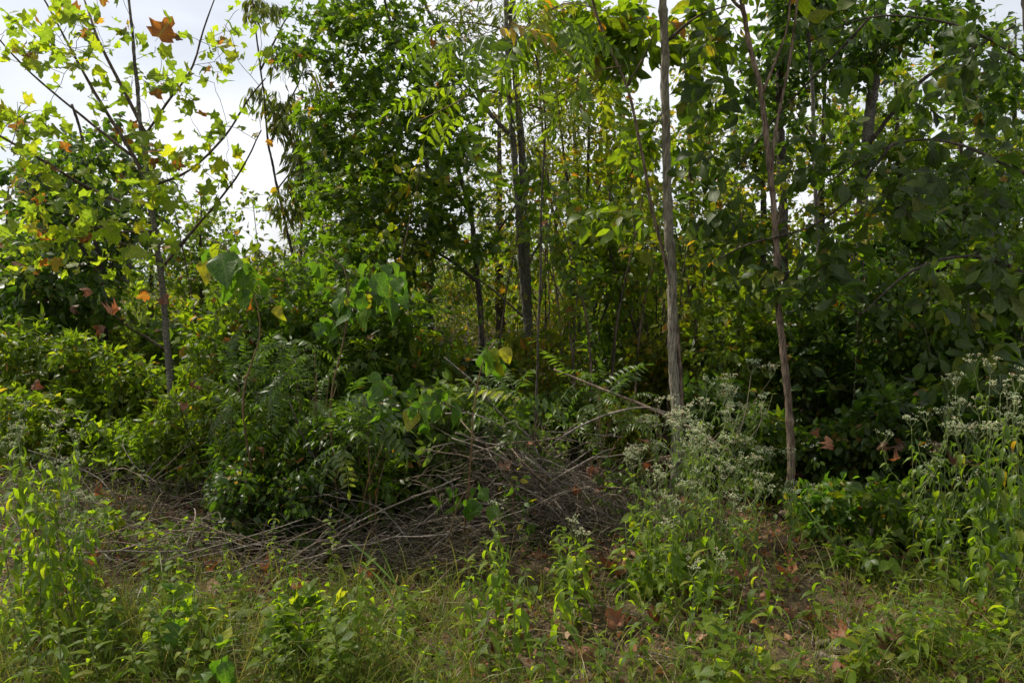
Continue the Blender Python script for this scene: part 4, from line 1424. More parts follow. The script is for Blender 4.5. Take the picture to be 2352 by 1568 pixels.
tube_thing('stub', 'short weathered stub standing in the dark hollow at right', 'stub', pl(4.6, (1985, 1275), (1992, 1245), (2005, 1212)), .012, .010, 'stick_grey')
tube_thing('hanging_vine', 'thin bare vine hanging straight down in front of the thick grey trunk', 'vine', pl(6.5, (1960, 930), (1968, 780), (1972, 650), (1966, 540), (1958, 420)), .004, .003, 'stick_brown')
tube_thing('yellow_stalk', 'yellow grass stalk leaning over the bare soil', 'stalk', pl(3.5, (1330, 1545), (1400, 1490), (1460, 1410), (1500, 1370)), .0025, .0018, 'weed_stem')
tube_thing('dry_stalk', 'tan stalk leaning right beside the drooping weed at bottom centre', 'stalk', pl(3.3, (1050, 1600), (1085, 1520), (1115, 1440), (1122, 1400)), .005, .004, 'stick_brown')

# split wood chunks
for (px, py, L, r, ang, lab) in [(1905, 1520, .13, .020, -48, 'larger weathered wood chunk lying on the litter at lower right'),
                                 (1935, 1500, .11, .014, -30, 'smaller weathered wood chunk touching the larger one'),
                                 (1890, 1480, .07, .013, 20, 'stubby wood scrap just above the two chunks')]:
    q = yground(px, py)
    d = np.array([math.cos(R(ang)), math.sin(R(ang)) * .8, .04])
    pts = [d * L * t for t in np.linspace(-.5, .5, 8)]
    V, F = tube_arrays(pts, [r * .7] + [r] * 6 + [r * .75], 9, .22, px)
    link('wood_chunk', mesh_from('wood_chunk', V, F, 'log_wood', smooth=False), None, (q[0], q[1], q[2] + r * .8), lab, 'wood', 'weathered wood pieces')


# fine dead twigs, straw, litter, grass as stuff
def ribbons(base, d, L, w, bend, k=5, twist=None):
    """flat tapering blades: arrays"""
    n_ = len(base)
    t = np.linspace(0, 1, k)
    d = norm(d)
    h = norm(rng.normal(size=(n_, 3)) * np.array([1, 1, 0]))
    pts = base[:, None, :] + L[:, None, None] * (d[:, None, :] * t[None, :, None] + h[:, None, :] * (bend[:, None] * t[None] ** 2)[..., None]
                                                - np.array([0, 0, 1.0]) * (np.abs(bend)[:, None] * .75 * t[None] ** 2.6)[..., None])
    s = norm(np.cross(h, [0, 0, 1.0]) + rng.normal(size=(n_, 3)) * .35)
    wd = w[:, None] * (1 - t[None] ** 2.2 * .93)
    A = pts - s[:, None, :] * wd[..., None]
    B = pts + s[:, None, :] * wd[..., None]
    V = np.stack([A, B], 2).reshape(-1, 3)
    i = (np.arange(n_) * 2 * k)[:, None] + (np.arange(k - 1) * 2)[None]
    F = np.stack([i, i + 1, i + 3, i + 2], -1).reshape(-1, 4)
    return V, F, np.repeat(rng.random(n_), 2 * k)


def ground_pts(m, x0, x1, y0, y1, dens=None):
    """random ground points seen between photo columns/rows, weighted by dens(px, py)"""
    px = rng.uniform(x0, x1, m)
    # uniform on the ground rather than in the picture
    Ya, Yb = CAMZ * FPX / (y1 - HZ), CAMZ * FPX / (y0 - HZ)
    Y = np.sqrt(rng.uniform(Ya * Ya, Yb * Yb, m))
    py = HZ + CAMZ * FPX / Y
    if dens is not None:
        keep = rng.random(m) < np.array([dens(a, b) for a, b in zip(px, py)])
        px, Y, py = px[keep], Y[keep], py[keep]
    x = (px - CX) / FPX * Y
    z = np.array([gz(a, b) for a, b in zip(x, Y)])
    return np.stack([x, Y, z], -1)


def bare(px, py):
    """1 where the photo shows bare soil"""
    g = math.exp(-(((px - 1330) / 420) ** 2 + ((py - 1480) / 110) ** 2)) + .9 * math.exp(-(((px - 1860) / 170) ** 2 + ((py - 1440) / 110) ** 2))
    return min(1, g)


def gdens(px, py):
    v = .6 + .9 * mnoise.noise((px * .006, py * .012, 9))
    left = 1 if px < 1050 else .55
    return max(.03, min(1, v * left * (1 - .93 * bare(px, py)) * (1 if py > (1435 if px < 760 else 1380) else .14)))


q = ground_pts(105000, -60, 2420, 1150, 1640, gdens)
n_ = len(q)
V, F, T = ribbons(q, np.c_[rng.normal(size=(n_, 2)) * .45, np.ones(n_)], rng.gamma(4, .047, n_), rng.uniform(.0008, .0026, n_), rng.uniform(.1, .9, n_))
link('grass', mesh_from('grass', V, F, 'grass_blade', tint=T), kind='stuff', label='fine green and straw grass growing along the front', cat='grass')

q = ground_pts(60000, -60, 2420, 1000, 1640, lambda a, b: 1 if b > 1360 else .3)
n_ = len(q)
q[:, 2] += rng.uniform(.003, .03, n_) ** 1
V, F, T = ribbons(q, np.c_[rng.normal(size=(n_, 2)), rng.normal(size=n_) * .12], rng.gamma(3, .028, n_), rng.uniform(.0006, .0016, n_), rng.uniform(0, .25, n_), k=3)
link('straw', mesh_from('straw', V, F, 'straw', tint=T), kind='stuff', label='dry straw and grass stalks matted over the soil', cat='straw')

q = ground_pts(15000, -60, 2420, 1000, 1640)
n_ = len(q)
q[:, 2] += rng.uniform(.002, .03, n_)
rot = frames(rng.normal(size=(n_, 3)) * np.array([1, 1, .3]), np.array([0, 0, 1.0]) + rng.normal(size=(n_, 3)) * .5)
V, F, U, T = bake('bit', q, rot, rng.gamma(4, .007, n_))
link('leaf_litter', mesh_from('leaf_litter', V, F, 'dead_leaf', U, T * .0 + T), kind='stuff', label='crumbled brown leaf litter covering the soil', cat='leaf litter')


def cover(px, py):
    v = .45 + 1.0 * mnoise.noise((px * .007, py * .014, 3))
    pile = 1 if py > (1435 if px < 760 else 1370) else .14
    return max(0, min(1, v * pile * (1 - .92 * bare(px, py))))


q = ground_pts(34000, -60, 2420, 1080, 1640, cover)
n_ = len(q)
q[:, 2] += rng.gamma(2, .02, n_)
rot = frames(rng.normal(size=(n_, 3)) * np.array([1, 1, .4]), np.array([0, 0, 1.0]) + rng.normal(size=(n_, 3)) * .45)
V, F, U, T = bake('ovate_low', q, rot, rng.gamma(6, .0068, n_))
link('ground_cover', mesh_from('ground_cover', V, F, 'weed_leaf', U, T), kind='stuff', label='low small-leaved green plants covering the ground', cat='ground cover')

# fine dead twigs in the piles
m_ = 5600
sel = rng.random(m_)
px = np.where(sel < .5, rng.normal(1310, 165, m_), np.where(sel < .8, rng.uniform(-20, 640, m_), rng.uniform(680, 1150, m_)))
Yt = np.where(sel < .5, rng.normal(5.0, .25, m_), rng.uniform(3.9, 7.2, m_))
Yt = np.where(sel >= .8, rng.uniform(4.1, 5.3, m_), Yt)
x = (px - CX) / FPX * Yt
hz = np.where(sel < .5, rng.uniform(.02, .62, m_) * np.clip(1.15 - (px - 1080) / 500, .12, 1), rng.uniform(.01, .20, m_))
z = np.array([gz(a, b) for a, b in zip(x, Yt)]) + hz
st_ = np.stack([x, Yt, z], -1)
an = np.where(sel < .5, rng.normal(-38, 38, m_), rng.uniform(-20, 60, m_)) * math.pi / 180
fl = np.where(rng.random(m_) < .25, -1, 1)
dr = np.stack([np.cos(an) * fl, rng.normal(size=m_) * .4, np.sin(an) * np.where(sel < .5, 1, .35)], -1)
Ln = rng.gamma(4, .055, m_)
t = np.linspace(0, 1, 4)
bn = rng.normal(size=(m_, 3)) * np.array([.12, .12, .16]) + np.array([0, 0, .06])
pa = st_[:, None, :] + Ln[:, None, None] * (norm(dr)[:, None, :] * t[None, :, None] + bn[:, None, :] * (np.sin(math.pi * t))[None, :, None])
pa[:, :, 2] = np.maximum(pa[:, :, 2], .0)
rr = rng.gamma(3, .0006, m_)[:, None] * np.linspace(1, .5, 4)[None]
V, F = batch_tubes(pa, rr, 3)
link('fine_twigs', mesh_from('fine_twigs', V, F, 'twig_mix'), kind='stuff', label='tangle of fine dead twigs filling the brush piles', cat='twigs')

# ------------------------------------------------------------------ weeds in front
def where(px, Y):
    z = ['in the lower left corner', 'at left in front of the left stick pile', 'left of the wilting blade pair', 'at bottom left of centre', 'below the dark hollow',
         'at bottom centre on the bare soil edge', 'in front of the middle brush pile', 'just right of the yellow stalk', 'below the white-flowered weeds',
         'left of the wood chunks', 'right of the wood chunks', 'at lower right', 'in the lower right corner']
    return z[int(max(0, min(12, px / 2352 * 13)))]


def leaf_child(parent, base, kind, mat, p, d, up, size, name='leaf'):
    ms = tmesh(kind, mat)
    r = frames(np.array([d], float), np.array([up], float))[0] * size
    o = bpy.data.objects.new(name, ms[int(rng.integers(0, len(ms)))])
    o.matrix_basis = Matrix([[*r[i], p[i] - base[i]] for i in range(3)] + [[0, 0, 0, 1]])
    o.parent = parent
    COL.objects.link(o)


def corymb(parent, base, top, d, sc=1.0, brown=False):
    """branched flat-topped cluster of small fuzzy white heads"""
    paths, pr, ends = [], [], []
    for i in range(rnd.randint(5, 8)):
        a = rnd.uniform(0, 2 * math.pi)
        e = np.array(top) + sc * np.array([math.cos(a) * rnd.uniform(.015, .055), math.sin(a) * rnd.uniform(.015, .055), rnd.uniform(.035, .075)])
        m_ = (np.array(top) + e) / 2 + sc * np.array([math.cos(a), math.sin(a), 0]) * .008
        paths.append([np.array(top), m_, e])
        pr.append([.0013, .001, .0008])
        for j in range(rnd.randint(3, 5)):
            a2 = rnd.uniform(0, 2 * math.pi)
            f = e + sc * np.array([math.cos(a2) * .012, math.sin(a2) * .012, rnd.uniform(.004, .018)])
            paths.append([e, (e + f) / 2, f])
            pr.append([.0008, .0007, .0006])
            ends.append(f)
    V, F = batch_tubes(np.array(paths) - base, np.array(pr), 3)
    fh = link('flower_head', mesh_from('flower_head', V, F, 'weed_stem'), parent)
    OC = np.array([(1, 0, 0), (-1, 0, 0), (0, 1, 0), (0, -1, 0), (0, 0, 1), (0, 0, -1)], float)
    OF = np.array([(0, 2, 4), (2, 1, 4), (1, 3, 4), (3, 0, 4), (2, 0, 5), (1, 2, 5), (3, 1, 5), (0, 3, 5)])
    c = []
    for f in ends:
        for _ in range(3):
            c.append(f + sc * np.array([rnd.gauss(0, .004), rnd.gauss(0, .004), rnd.gauss(0, .0025)]))
    c = np.array(c) - base
    s = rng.uniform(.0018, .0030, len(c)) * sc
    V = (c[:, None, :] + OC[None] * s[:, None, None]).reshape(-1, 3)
    F = (OF[None] + (np.arange(len(c)) * 6)[:, None, None]).reshape(-1, 3)
    link('florets', mesh_from('florets', V, F, 'flower', tint=np.repeat(rng.uniform(.75, 1, len(c)) if brown else rng.uniform(0, .8, len(c)), 6)), fh, kind='stuff')


def weed(px, Y, top, label, name='leafy_weed', lean=0.0, kind='lance', mat='weed_leaf', lsize=.10, step=.045, flower=0, group='leafy weeds in front', branchy=0, wilt=0.0, cat='weed', r=.003, lw_top=.5):
    b = np.array(onground(px, Y))
    tp = P(px + lean, top, Y + rnd.uniform(-.1, .05))
    root = empty(name, b, label, cat, group)
    stems = [spline([b - [0, 0, .02], (b + tp) / 2 + np.array([rnd.uniform(-.03, .03), rnd.uniform(-.03, .03), 0]), tp], 12)]
    H = np.linalg.norm(tp - b)
    for i in range(branchy):
        s = stems[0][rnd.randint(4, 9)]
        a = rnd.uniform(0, 2 * math.pi)
        ln = H * rnd.uniform(.25, .5)
        e = s + np.array([math.cos(a) * .5, math.sin(a) * .35, .75]) * ln
        stems.append(spline([s, (s + e) / 2 + np.array([math.cos(a), math.sin(a), 0]) * ln * .12, e], 9))
    for si, st in enumerate(stems):
        V, F = tube_arrays(st - b, np.linspace(r if si == 0 else r * .6, r * .4, len(st)), 5)
        link('stem', mesh_from('stem', V, F, 'weed_stem'), root)
        ln = np.linalg.norm(st[-1] - st[0])
        nn = max(3, int(ln / step))
        az = rnd.uniform(0, 6.28)
        for i in range(nn):
            t = .12 + .88 * (i + .5) / nn
            f = t * (len(st) - 1)
            k = min(int(f), len(st) - 2)
            p = st[k] * (1 - f + k) + st[k + 1] * (f - k)
            az += math.pi / 2 + rnd.uniform(-.4, .4)
            sz = lsize * (1 - (1 - lw_top) * t ** 2) * rnd.uniform(.75, 1.15) * (.75 if si else 1)
            for s in (0, math.pi):
                a = az + s
                elev = rnd.uniform(.2, .9) - wilt * rnd.uniform(.8, 1.6)
                d = (math.cos(a), math.sin(a), elev)
                leaf_child(root, b, kind, mat, p, d, (rnd.uniform(-.35, .35), rnd.uniform(-.35, .35), 1) if wilt < .5 else (math.cos(a), math.sin(a), .4), sz)
        if flower and (si > 0 or flower > 1) and (si < 2 or si % 3):
            corymb(root, b, st[-1], None, 1.0)
        else:
            for j in range(5):
                a = rnd.uniform(0, 6.28)
                leaf_child(root, b, kind, mat, st[-1], (math.cos(a), math.sin(a), 1.3), (rnd.uniform(-.3, .3), rnd.uniform(-.3, .3), 1), lsize * lw_top * rnd.uniform(.5, .8))
    return root


W = [(1165, 3.95, 1185, 2, .9, 'tallest leafy weed at bottom centre, topped by a small pale bud cluster'),
     (905, 3.25, 1400, 0, .8, 'broad drooping weed in the grass left of the bare soil'),
     (1085, 3.6, 1330, 0, .2, 'bushy green weed at the left edge of the bare soil'),
     (1215, 3.45, 1310, 0, .9, 'weed with long hanging leaves in front of the bare soil'),
     (1290, 3.35, 1290, 0, .9, 'weed with drooping leaves in the middle of the bare soil'),
     (1380, 3.15, 1460, 0, .1, 'spreading light green weed at the bottom edge right of centre'),
     (1470, 4.0, 1255, 2, .7, 'weed with pale bud cluster in front of the pale trunk'),
     (1530, 3.5, 1300, 0, .6, 'tall drooping weed left of the arched grass blade'),
     (1465, 3.2, 1400, 0, .3, 'leafy weed beside the yellow stalk'),
     (1580, 3.2, 1330, 0, .6, 'dense weed at bottom below the white flowers'),
     (1650, 3.4, 1300, 2, .6, 'pale-topped weed below the forked trunk'),
     (1700, 3.1, 1400, 0, .2, 'weed with upright leaves at the bottom right of centre'),
     (1780, 3.2, 1380, 0, .5, 'weed under the folded grass blade'),
     (1830, 3.0, 1500, 0, .2, 'short broad-leaved weed left of the wood chunks'),
     (2060, 3.3, 1330, 0, .1, 'tall bright green bushy weed at lower right'),
     (2105, 3.2, 1370, 0, .2, 'bright weed leaning against its taller neighbour at lower right'),
     (2015, 3.2, 1400, 0, .2, 'bright weed just left of the tallest one at lower right'),
     (2155, 3.1, 1410, 0, .6, 'drooping dark weed right of the bright bushy ones'),
     (2330, 3.05, 1440, 0, .3, 'weed cut by the lower right corner'),
     (2250, 3.15, 1500, 0, .1, 'short light green weed near the lower right corner'),
     (60, 3.3, 1090, 0, .9, 'tall drooping weed second from the left edge'),
     (15, 3.2, 1150, 0, .8, 'tall drooping weed on the left edge'),
     (115, 3.25, 1160, 0, .9, 'tall wilting weed at left with hanging grey-green leaves'),
     (165, 3.35, 1260, 0, .8, 'wilting weed right of the tall drooping ones at left'),
     (215, 3.2, 1340, 0, .5, 'weed with an arched top leaf at lower left'),
     (30, 2.95, 1380, 0, .2, 'low bright weed in the lower left corner'),
     (110, 2.95, 1430, 0, .2, 'low bright weed at the bottom left'),
     (200, 3.0, 1440, 0, .1, 'yellow-green young weed at the bottom left'),
     (300, 3.0, 1490, 0, .2, 'short weed along the bottom edge at left'),
     (520, 4.3, 1210, 0, .7, 'shaded drooping weed at the right end of the left stick pile'),
     (545, 4.0, 1270, 0, .7, 'dark leafy weed below the small dark shrub'),
     (660, 3.15, 1390, 0, .1, 'weed with yellow tip left of the grass blades'),
     (600, 3.05, 1470, 0, .1, 'low green weed at the bottom left of centre'),
     (780, 3.3, 1400, 0, .1, 'fresh green weed among the grass left of centre'),
     (720, 3.05, 1490, 0, .1, 'low weed with broad leaves along the bottom edge'),
     (960, 3.05, 1500, 0, .3, 'short weed in the grass clump at bottom centre'),
     (2200, 3.9, 1120, 0, .9, 'tall wilting weed in the right shade with hanging leaves'),
     (2290, 3.8, 1060, 0, .9, 'tall wilting weed near the right edge'),
     (2130, 4.1, 1180, 0, .8, 'wilting weed at the edge of the dark hollow'),
     (2345, 3.6, 1000, 0, .9, 'tallest wilting weed at the right edge'),
     (1620, 3.9, 1180, 0, .8, 'narrow drooping weed among the white-flowered plants'),
     (1560, 4.0, 1200, 0, .8, 'drooping weed left of the white-flowered plants'),
     (1120, 3.2, 1400, 0, .6, 'slender drooping weed beside the tan stalk'),
     (40, 3.6, 1010, 2, .9, 'tallest wilting weed at the left edge, pale buds on top'),
     (85, 3.5, 1040, 0, .9, 'leaning wilting weed among the tall ones at left'),
     (140, 3.6, 1100, 2, .9, 'pale-budded wilting weed at left above the sticks'),
     (5, 3.4, 1080, 0, .9, 'half-hidden wilting weed cut by the left edge'),
     (185, 3.3, 1200, 0, .9, 'thin wilting weed at the right side of the left group'),
     (250, 3.15, 1370, 0, .1, 'bright leafy weed right of the left group, near the bottom'),
     (2310, 3.7, 940, 2, .9, 'wilting weed with white buds near the right edge'),
     (2240, 3.75, 1010, 2, .9, 'budded wilting weed in the right group'),
     (2170, 4.0, 1050, 0, .9, 'wilting weed at the left side of the right group'),
     (2330, 3.4, 1150, 0, .8, 'dark wilting weed low at the right edge'),
     (2265, 3.5, 1220, 0, .6, 'leafy weed in front of the right group'),
     (870, 3.1, 1460, 0, .7, 'drooping weed touching the broad one left of the bare soil'),
     (1180, 3.3, 1380, 0, .5, 'broad weed right of the tan stalk'),
     (1240, 3.1, 1480, 0, .2, 'low bright weed at the bottom edge under the bare soil'),
     (1620, 3.05, 1440, 0, .2, 'thick bright weed at the bottom edge right of centre'),
     (1750, 3.0, 1470, 0, .1, 'spreading weed in front of the arched blades'),
     (1140, 3.6, 1250, 0, .8, 'tall thin weed leaning on the tallest one at bottom centre'),
     (1090, 3.4, 1290, 0, .6, 'tall leafy weed between the tan stalk and the dark hollow'),
     (1300, 3.6, 1240, 0, .8, 'tall drooping weed in front of the right end of the brush pile'),
     (1350, 3.7, 1250, 2, .8, 'tall budded weed before the creeper on the brush pile'),
     (1430, 3.6, 1200, 0, .7, 'tall leafy weed left of the budded one under the pale trunk'),
     (1500, 3.8, 1160, 0, .8, 'tall drooping weed at the left side of the white-flowered stand'),
     (1570, 3.6, 1190, 0, .7, 'tall leafy weed at the foot of the white-flowered stand'),
     (1640, 3.7, 1150, 0, .8, 'tall drooping weed at the middle foot of the white-flowered stand'),
     (1700, 3.7, 1200, 0, .7, 'tall weed right of the white-flowered stand foot'),
     (1755, 3.6, 1260, 0, .6, 'leafy weed left of the long leaning grass blades'),
     (1900, 3.5, 1330, 0, .5, 'drooping weed right of the long leaning grass blades'),
     (820, 3.2, 1300, 0, .4, 'tall slim weed behind the pale folded blades'),
     (640, 3.4, 1290, 0, .7, 'tall drooping weed in front of the small dark shrub'),
     (330, 3.3, 1330, 0, .6, 'tall weed between the left group and the broad ribbed plant'),
     (460, 3.2, 1350, 0, .3, 'tall bright weed right of the broad ribbed plant'),
     (1985, 3.1, 1440, 0, .3, 'bright leafy weed right of the wood chunks')]
for (px, Y, top, fl, wl, lab) in W:
    hgt = (HZ + CAMZ * FPX / Y - top) / FPX * Y
    weed(px, Y, top, lab, lean=rnd.uniform(-25, 25), wilt=wl, flower=fl, branchy=0 if hgt < .35 else rnd.choice([0, 1, 2]), lsize=rnd.uniform(.115, .155), mat='star_leaf' if px > 2160 and wl >= .8 else 'weed_leaf',  # darker leaf on the right group stands in for the shade over it
         step=.042 if wl < .5 else .055)
# seedlings filling the grass
for i in range(105):
    px = rnd.uniform(0, 2352)
    Y = rnd.uniform(2.9, 4.2) if i % 3 else rnd.uniform(2.9, 3.4)
    py = HZ + CAMZ * FPX / Y
    if bare(px, py - 60) > .35 and rnd.random() < .85:
        continue
    weed(px, Y, py - rnd.uniform(60, 230), ['small', 'short bright', 'upright', 'low spreading', 'slim'][i % 5] + (' oval-leaved' if i % 2 else ' narrow-leaved') + ' seedling ' + where(px, Y) + (', very front' if Y < 3.15 else ', farther in' if Y > 3.7 else ''), name='seedling', lean=rnd.uniform(-20, 20),
         kind='ovate' if i % 2 else 'lance', lsize=rnd.uniform(.06, .12), step=.035, wilt=rnd.uniform(0, .4), group='seedlings in the grass', r=.002)
# broad drooping leaves, lower left
for (px, Y, top, lab) in [(400, 3.1, 1365, 'plant with broad ribbed drooping leaves at lower left, lower ones yellowing'), (1500 / 3 + 10, 3.0, 1490, 'second broad ribbed plant at the bottom edge, right of the first')]:
    weed(px, Y, top, lab, name='broadleaf_plant', kind='heart', mat='heart_leaf', lsize=.12, step=.07, wilt=1.2, group=None, r=.0035, lw_top=.8)

# white-flowered plants
BS = [(1480, 4.6, 1000, 3), (1530, 4.5, 940, 5), (1590, 4.4, 900, 5), (1650, 4.45, 930, 5), (1700, 4.5, 960, 4), (1610, 4.2, 1050, 4), (1750, 4.5, 1060, 3), (1830, 4.4, 1060, 3),
      (2120, 4.3, 980, 5), (2170, 4.2, 1020, 4), (2260, 4.0, 860, 5), (2330, 3.9, 900, 5), (30, 3.7, 950, 5), (90, 3.6, 1060, 4), (170, 3.8, 1090, 5), (200, 3.6, 1180, 3), (2210, 4.4, 900, 3),
      (1500, 4.0, 1060, 5), (1555, 3.95, 1000, 6), (1605, 3.9, 950, 6), (1655, 4.0, 1010, 6), (1700, 4.0, 1080, 5), (1545, 3.8, 1140, 4), (1650, 3.8, 1120, 5)]
BL = ['leftmost white-flowered weed of the middle stand', 'tall white-flowered weed in front of the pale trunk', 'tallest white-flowered weed, in the middle of its stand', 'white-flowered weed just left of the forked trunk',
      'white-flowered weed touching the forked trunk', 'low white-flowered weed in front of the stand', 'short white-flowered weed left of the forked trunk foot', 'white-flowered weed right against the forked trunk',
      'white-flowered weed with a flat bright head in the right shade', 'lower white-flowered weed beside the flat-headed one', 'tall white-flowered weed near the right edge', 'white-flowered weed cut by the right edge',
      'tall pale-budded weed at the left edge', 'pale-budded weed just right of the left-edge one', 'pale-budded weed over the left stick pile', 'short pale-budded weed at left', 'thin white-flowered weed behind the right stand',
      'leftmost of the nearer row of white-flowered weeds', 'bushy white-flowered weed hiding the foot of the pale trunk', 'bushiest and tallest weed of the nearer white-flowered row', 'bushy white-flowered weed right of the bushiest one',
      'rightmost of the nearer row of white-flowered weeds', 'lowest white-flowered weed at the left foot of the stand', 'low white-flowered weed at the right foot of the stand']
for (px, Y, top, br), lab in zip(BS, BL):
    weed(px, Y, top, lab, name='white_flowered_weed', lean=rnd.uniform(-40, 40), mat='boneset_leaf', lsize=.085, step=.075, flower=2, branchy=br + 2, wilt=.9, cat='wildflower', group='white-flowered weeds', r=.0032)
# one dried, sunlit stem standing out of the stand
b = np.array(onground(1640, 4.4))
root = empty('dry_flower_stem', b, 'dried cream flower stem lit by the sun above the white-flowered weeds', 'wildflower')
tp = P(1770, 870, 4.4)
for c in ([b, P(1690, 1000, 4.4), tp], [P(1700, 990, 4.4), P(1715, 930, 4.4), P(1725, 860, 4.4)], [P(1710, 1020, 4.4), P(1745, 975, 4.4), P(1748, 935, 4.4)]):
    st = spline(c, 10)
    V, F = tube_arrays(st - b, np.linspace(.003, .0015, 10), 5)
    link('stem', mesh_from('stem', V, F, 'straw'), root)
    corymb(root, b, st[-1], None, 1.1, brown=True)

# ------------------------------------------------------------------ long grass blades
def blade_thing(name, label, blades, mat='big_grass', group=None):
    base = yground(blades[0][0][0][0], blades[0][0][0][1])
    root = empty(name, base, label, 'grass', group)
    for (pts, w, Y) in blades:
        c = [P(p[0], p[1], p[2] if len(p) > 2 else Y) for p in pts]
        s = spline(c, 16)
        tan = norm(np.gradient(s, axis=0))
        sd = norm(np.cross(tan, np.array([.15, -1, .3])))
        nrm = np.cross(sd, tan)
        t = np.linspace(0, 1, 16)
        wd = (w * (np.minimum(1, .55 + t * 2) * (1 - t ** 3) + .0002))[:, None]
        V = np.stack([s - sd * wd + nrm * wd * .4, s, s + sd * wd + nrm * wd * .4], 1).reshape(-1, 3) - base
        i = (np.arange(15) * 3)[:, None]
        F = np.concatenate([np.stack([i[:, 0] + k, i[:, 0] + k + 1, i[:, 0] + k + 4, i[:, 0] + k + 3], -1) for k in (0, 1)])
        link('blade', mesh_from('blade', V, F, mat, tint=np.full(len(V), rnd.random())), root)


blade_thing('grass_tuft', 'long bright green grass blades leaning left from the litter to the forked trunk foot',
            [([(1985, 1335), (1930, 1270), (1870, 1190), (1832, 1140), (1815, 1150)], .007, 4.2), ([(1988, 1335), (1945, 1280), (1880, 1215), (1835, 1155)], .006, 4.2),
             ([(1990, 1330), (1975, 1290), (1960, 1240)], .004, 4.2), ([(1790, 1345), (1815, 1240), (1828, 1150), (1832, 1130)], .003, 4.2)])
blade_thing('grass_tuft', 'stiff grass with two pale folded blades shining at left of centre',
            [([(850, 1560), (830, 1400), (815, 1300), (800, 1243)], .0035, 3.5), ([(800, 1240), (850, 1280), (900, 1330), (930, 1370)], .005, 3.5),
             ([(930, 1420), (880, 1340), (840, 1300), (805, 1290)], .005, 3.5), ([(930, 1430), (905, 1330), (865, 1240)], .003, 3.5)])
blade_thing('grass_tuft', 'broad blue-green grass blade twisting up beside the tallest weed',
            [([(1090, 1470), (1120, 1390), (1160, 1290), (1170, 1235)], .010, 3.7), ([(1085, 1470), (1100, 1380), (1150, 1280), (1160, 1250)], .006, 3.7), ([(1130, 1400), (1160, 1300), (1165, 1270)], .007, 3.65)])
blade_thing('grass_tuft', 'arched grass blades over the bare litter at lower right',
            [([(1700, 1560), (1690, 1450), (1745, 1395), (1800, 1400), (1825, 1470), (1830, 1540)], .004, 3.25), ([(1870, 1500), (1880, 1420), (1925, 1385), (1980, 1420), (2040, 1480)], .0035, 3.4)])
blade_thing('grass_tuft', 'pale grass blade lying across the weeds below the white flowers', [([(1560, 1390), (1620, 1355), (1700, 1340), (1745, 1342)], .004, 3.5)])
blade_thing('grass_tuft', 'curving grass blades in the clump at bottom centre-left',
            [([(1000, 1600), (1010, 1530), (1000, 1490), (970, 1490)], .004, 3.1), ([(1080, 1580), (1065, 1500), (1030, 1450), (1000, 1455)], .004, 3.2), ([(1020, 1600), (1060, 1500), (1085, 1420)], .003, 3.2),
             ([(940, 1600), (930, 1520), (900, 1480)], .004, 3.1), ([(1040, 1600), (1075, 1520), (1130, 1440)], .003, 3.2)])
for i in range(60):
    px = rnd.choice([rnd.uniform(0, 1100), rnd.uniform(0, 1100), rnd.uniform(1500, 2352)])
    py = rnd.uniform(1400, 1620)
    Y = CAMZ * FPX / (py - HZ)
    bl_ = []
    for j in range(rnd.randint(3, 6)):
        dx = rnd.uniform(-90, 90)
        h = rnd.uniform(80, 190)
        bl_.append(([(px + rnd.uniform(-8, 8), py), (px + dx * .3, py - h * .6), (px + dx * .75, py - h), (px + dx * 1.15, py - h * .85)], rnd.uniform(.0012, .0026), Y))
    blade_thing('grass_tuft', ['small open', 'thin arching', 'loose'][i % 3] + ' grass tuft ' + where(px, Y) + (', close' if py > 1510 else ', further back'), bl_, 'grass_blade', 'small grass tufts')

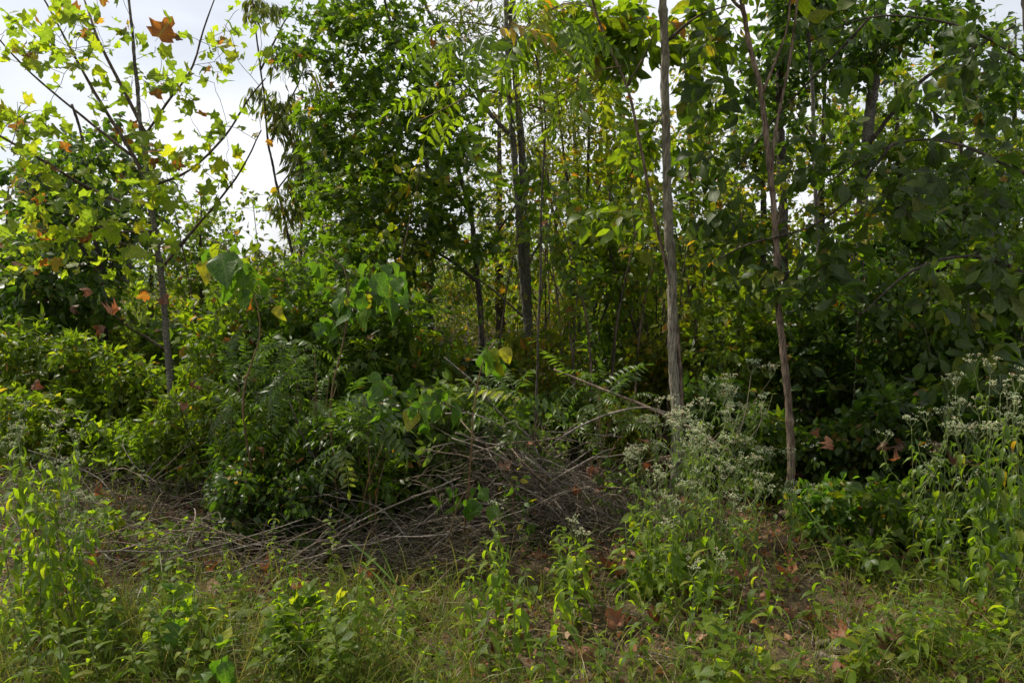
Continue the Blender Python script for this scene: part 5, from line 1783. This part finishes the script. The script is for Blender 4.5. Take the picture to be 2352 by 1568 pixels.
# ------------------------------------------------------------------ fallen leaves one can pick out
DL = [(210, 1312), (345, 1395), (540, 1425), (525, 1410), (665, 1372), (520, 1515), (1060, 1300), (1392, 1320), (1345, 1370), (1618, 1258), (1765, 1300), (1802, 1340), (1842, 1442), (1960, 1358), (1990, 1420),
      (2125, 1322), (2100, 1312), (2222, 1398), (2235, 1428), (2310, 1280), (1935, 1505), (1905, 1548), (2010, 1562), (1430, 1345), (1420, 1470), (1455, 1440), (130, 1140), (210, 1150), (250, 1180), (45, 1180),
      (400, 1200), (345, 1325), (470, 1330), (720, 1235), (880, 1300), (840, 1355), (1140, 1330), (1200, 1420), (1250, 1290), (1300, 1450), (1690, 1350), (1640, 1365), (1720, 1455), (2060, 1300), (2040, 1530), (2180, 1530),
      (2330, 1330), (1520, 1440), (1580, 1500), (1000, 1400), (960, 1370), (620, 1330), (480, 1390), (240, 1440), (60, 1480), (1480, 1530), (1120, 1530), (1360, 1500)]
ms = tmesh('dead', 'dead_leaf')
for i, (px, py) in enumerate(DL):
    q = yground(px, py)
    s = rnd.uniform(.06, .098)
    o = link('dead_leaf', ms[i % 4], None, (q[0], q[1], q[2] + (.035 if py < 1330 else .05)), ['curled', 'folded', 'crumpled', 'half-open'][i % 4] + ' brown fallen leaf ' + where(px, 0) + (', well back' if py < 1300 else ', close to the camera' if py > 1450 else ''), 'leaf', 'fallen brown leaves')
    o.rotation_euler = (rnd.uniform(-.6, .9), rnd.uniform(-.5, .5), rnd.uniform(0, 6.28))
    o.scale = (s, s, s)
# brown leaves caught on the shrubs
for i in range(34):
    px, py = rnd.choice([(rnd.uniform(60, 460), rnd.uniform(640, 1000)), (rnd.uniform(550, 1000), rnd.uniform(700, 1150)), (rnd.uniform(1150, 1500), rnd.uniform(1000, 1150)), (rnd.uniform(1850, 2330), rnd.uniform(900, 1180))])
    Y = 5.3 if py < 1000 else 4.7
    q = P(px, py, Y)
    s = rnd.uniform(.05, .085)
    zone = 'the left bushes' if px < 500 else 'the shrubs left of centre' if px < 1050 else 'the middle brush pile' if px < 1600 else 'the dark bushes at right'
    o = link('dead_leaf', ms[i % 4], None, tuple(q), ['curled', 'hanging', 'crumpled', 'rusty'][i % 4] + ' dead leaf caught ' + ('high' if py < 850 else 'low') + ' in ' + zone, 'leaf', 'dead leaves caught in the bushes')
    o.rotation_euler = (rnd.uniform(0, 3), rnd.uniform(-1, 1), rnd.uniform(0, 6.28))
    o.scale = (s, s, s)
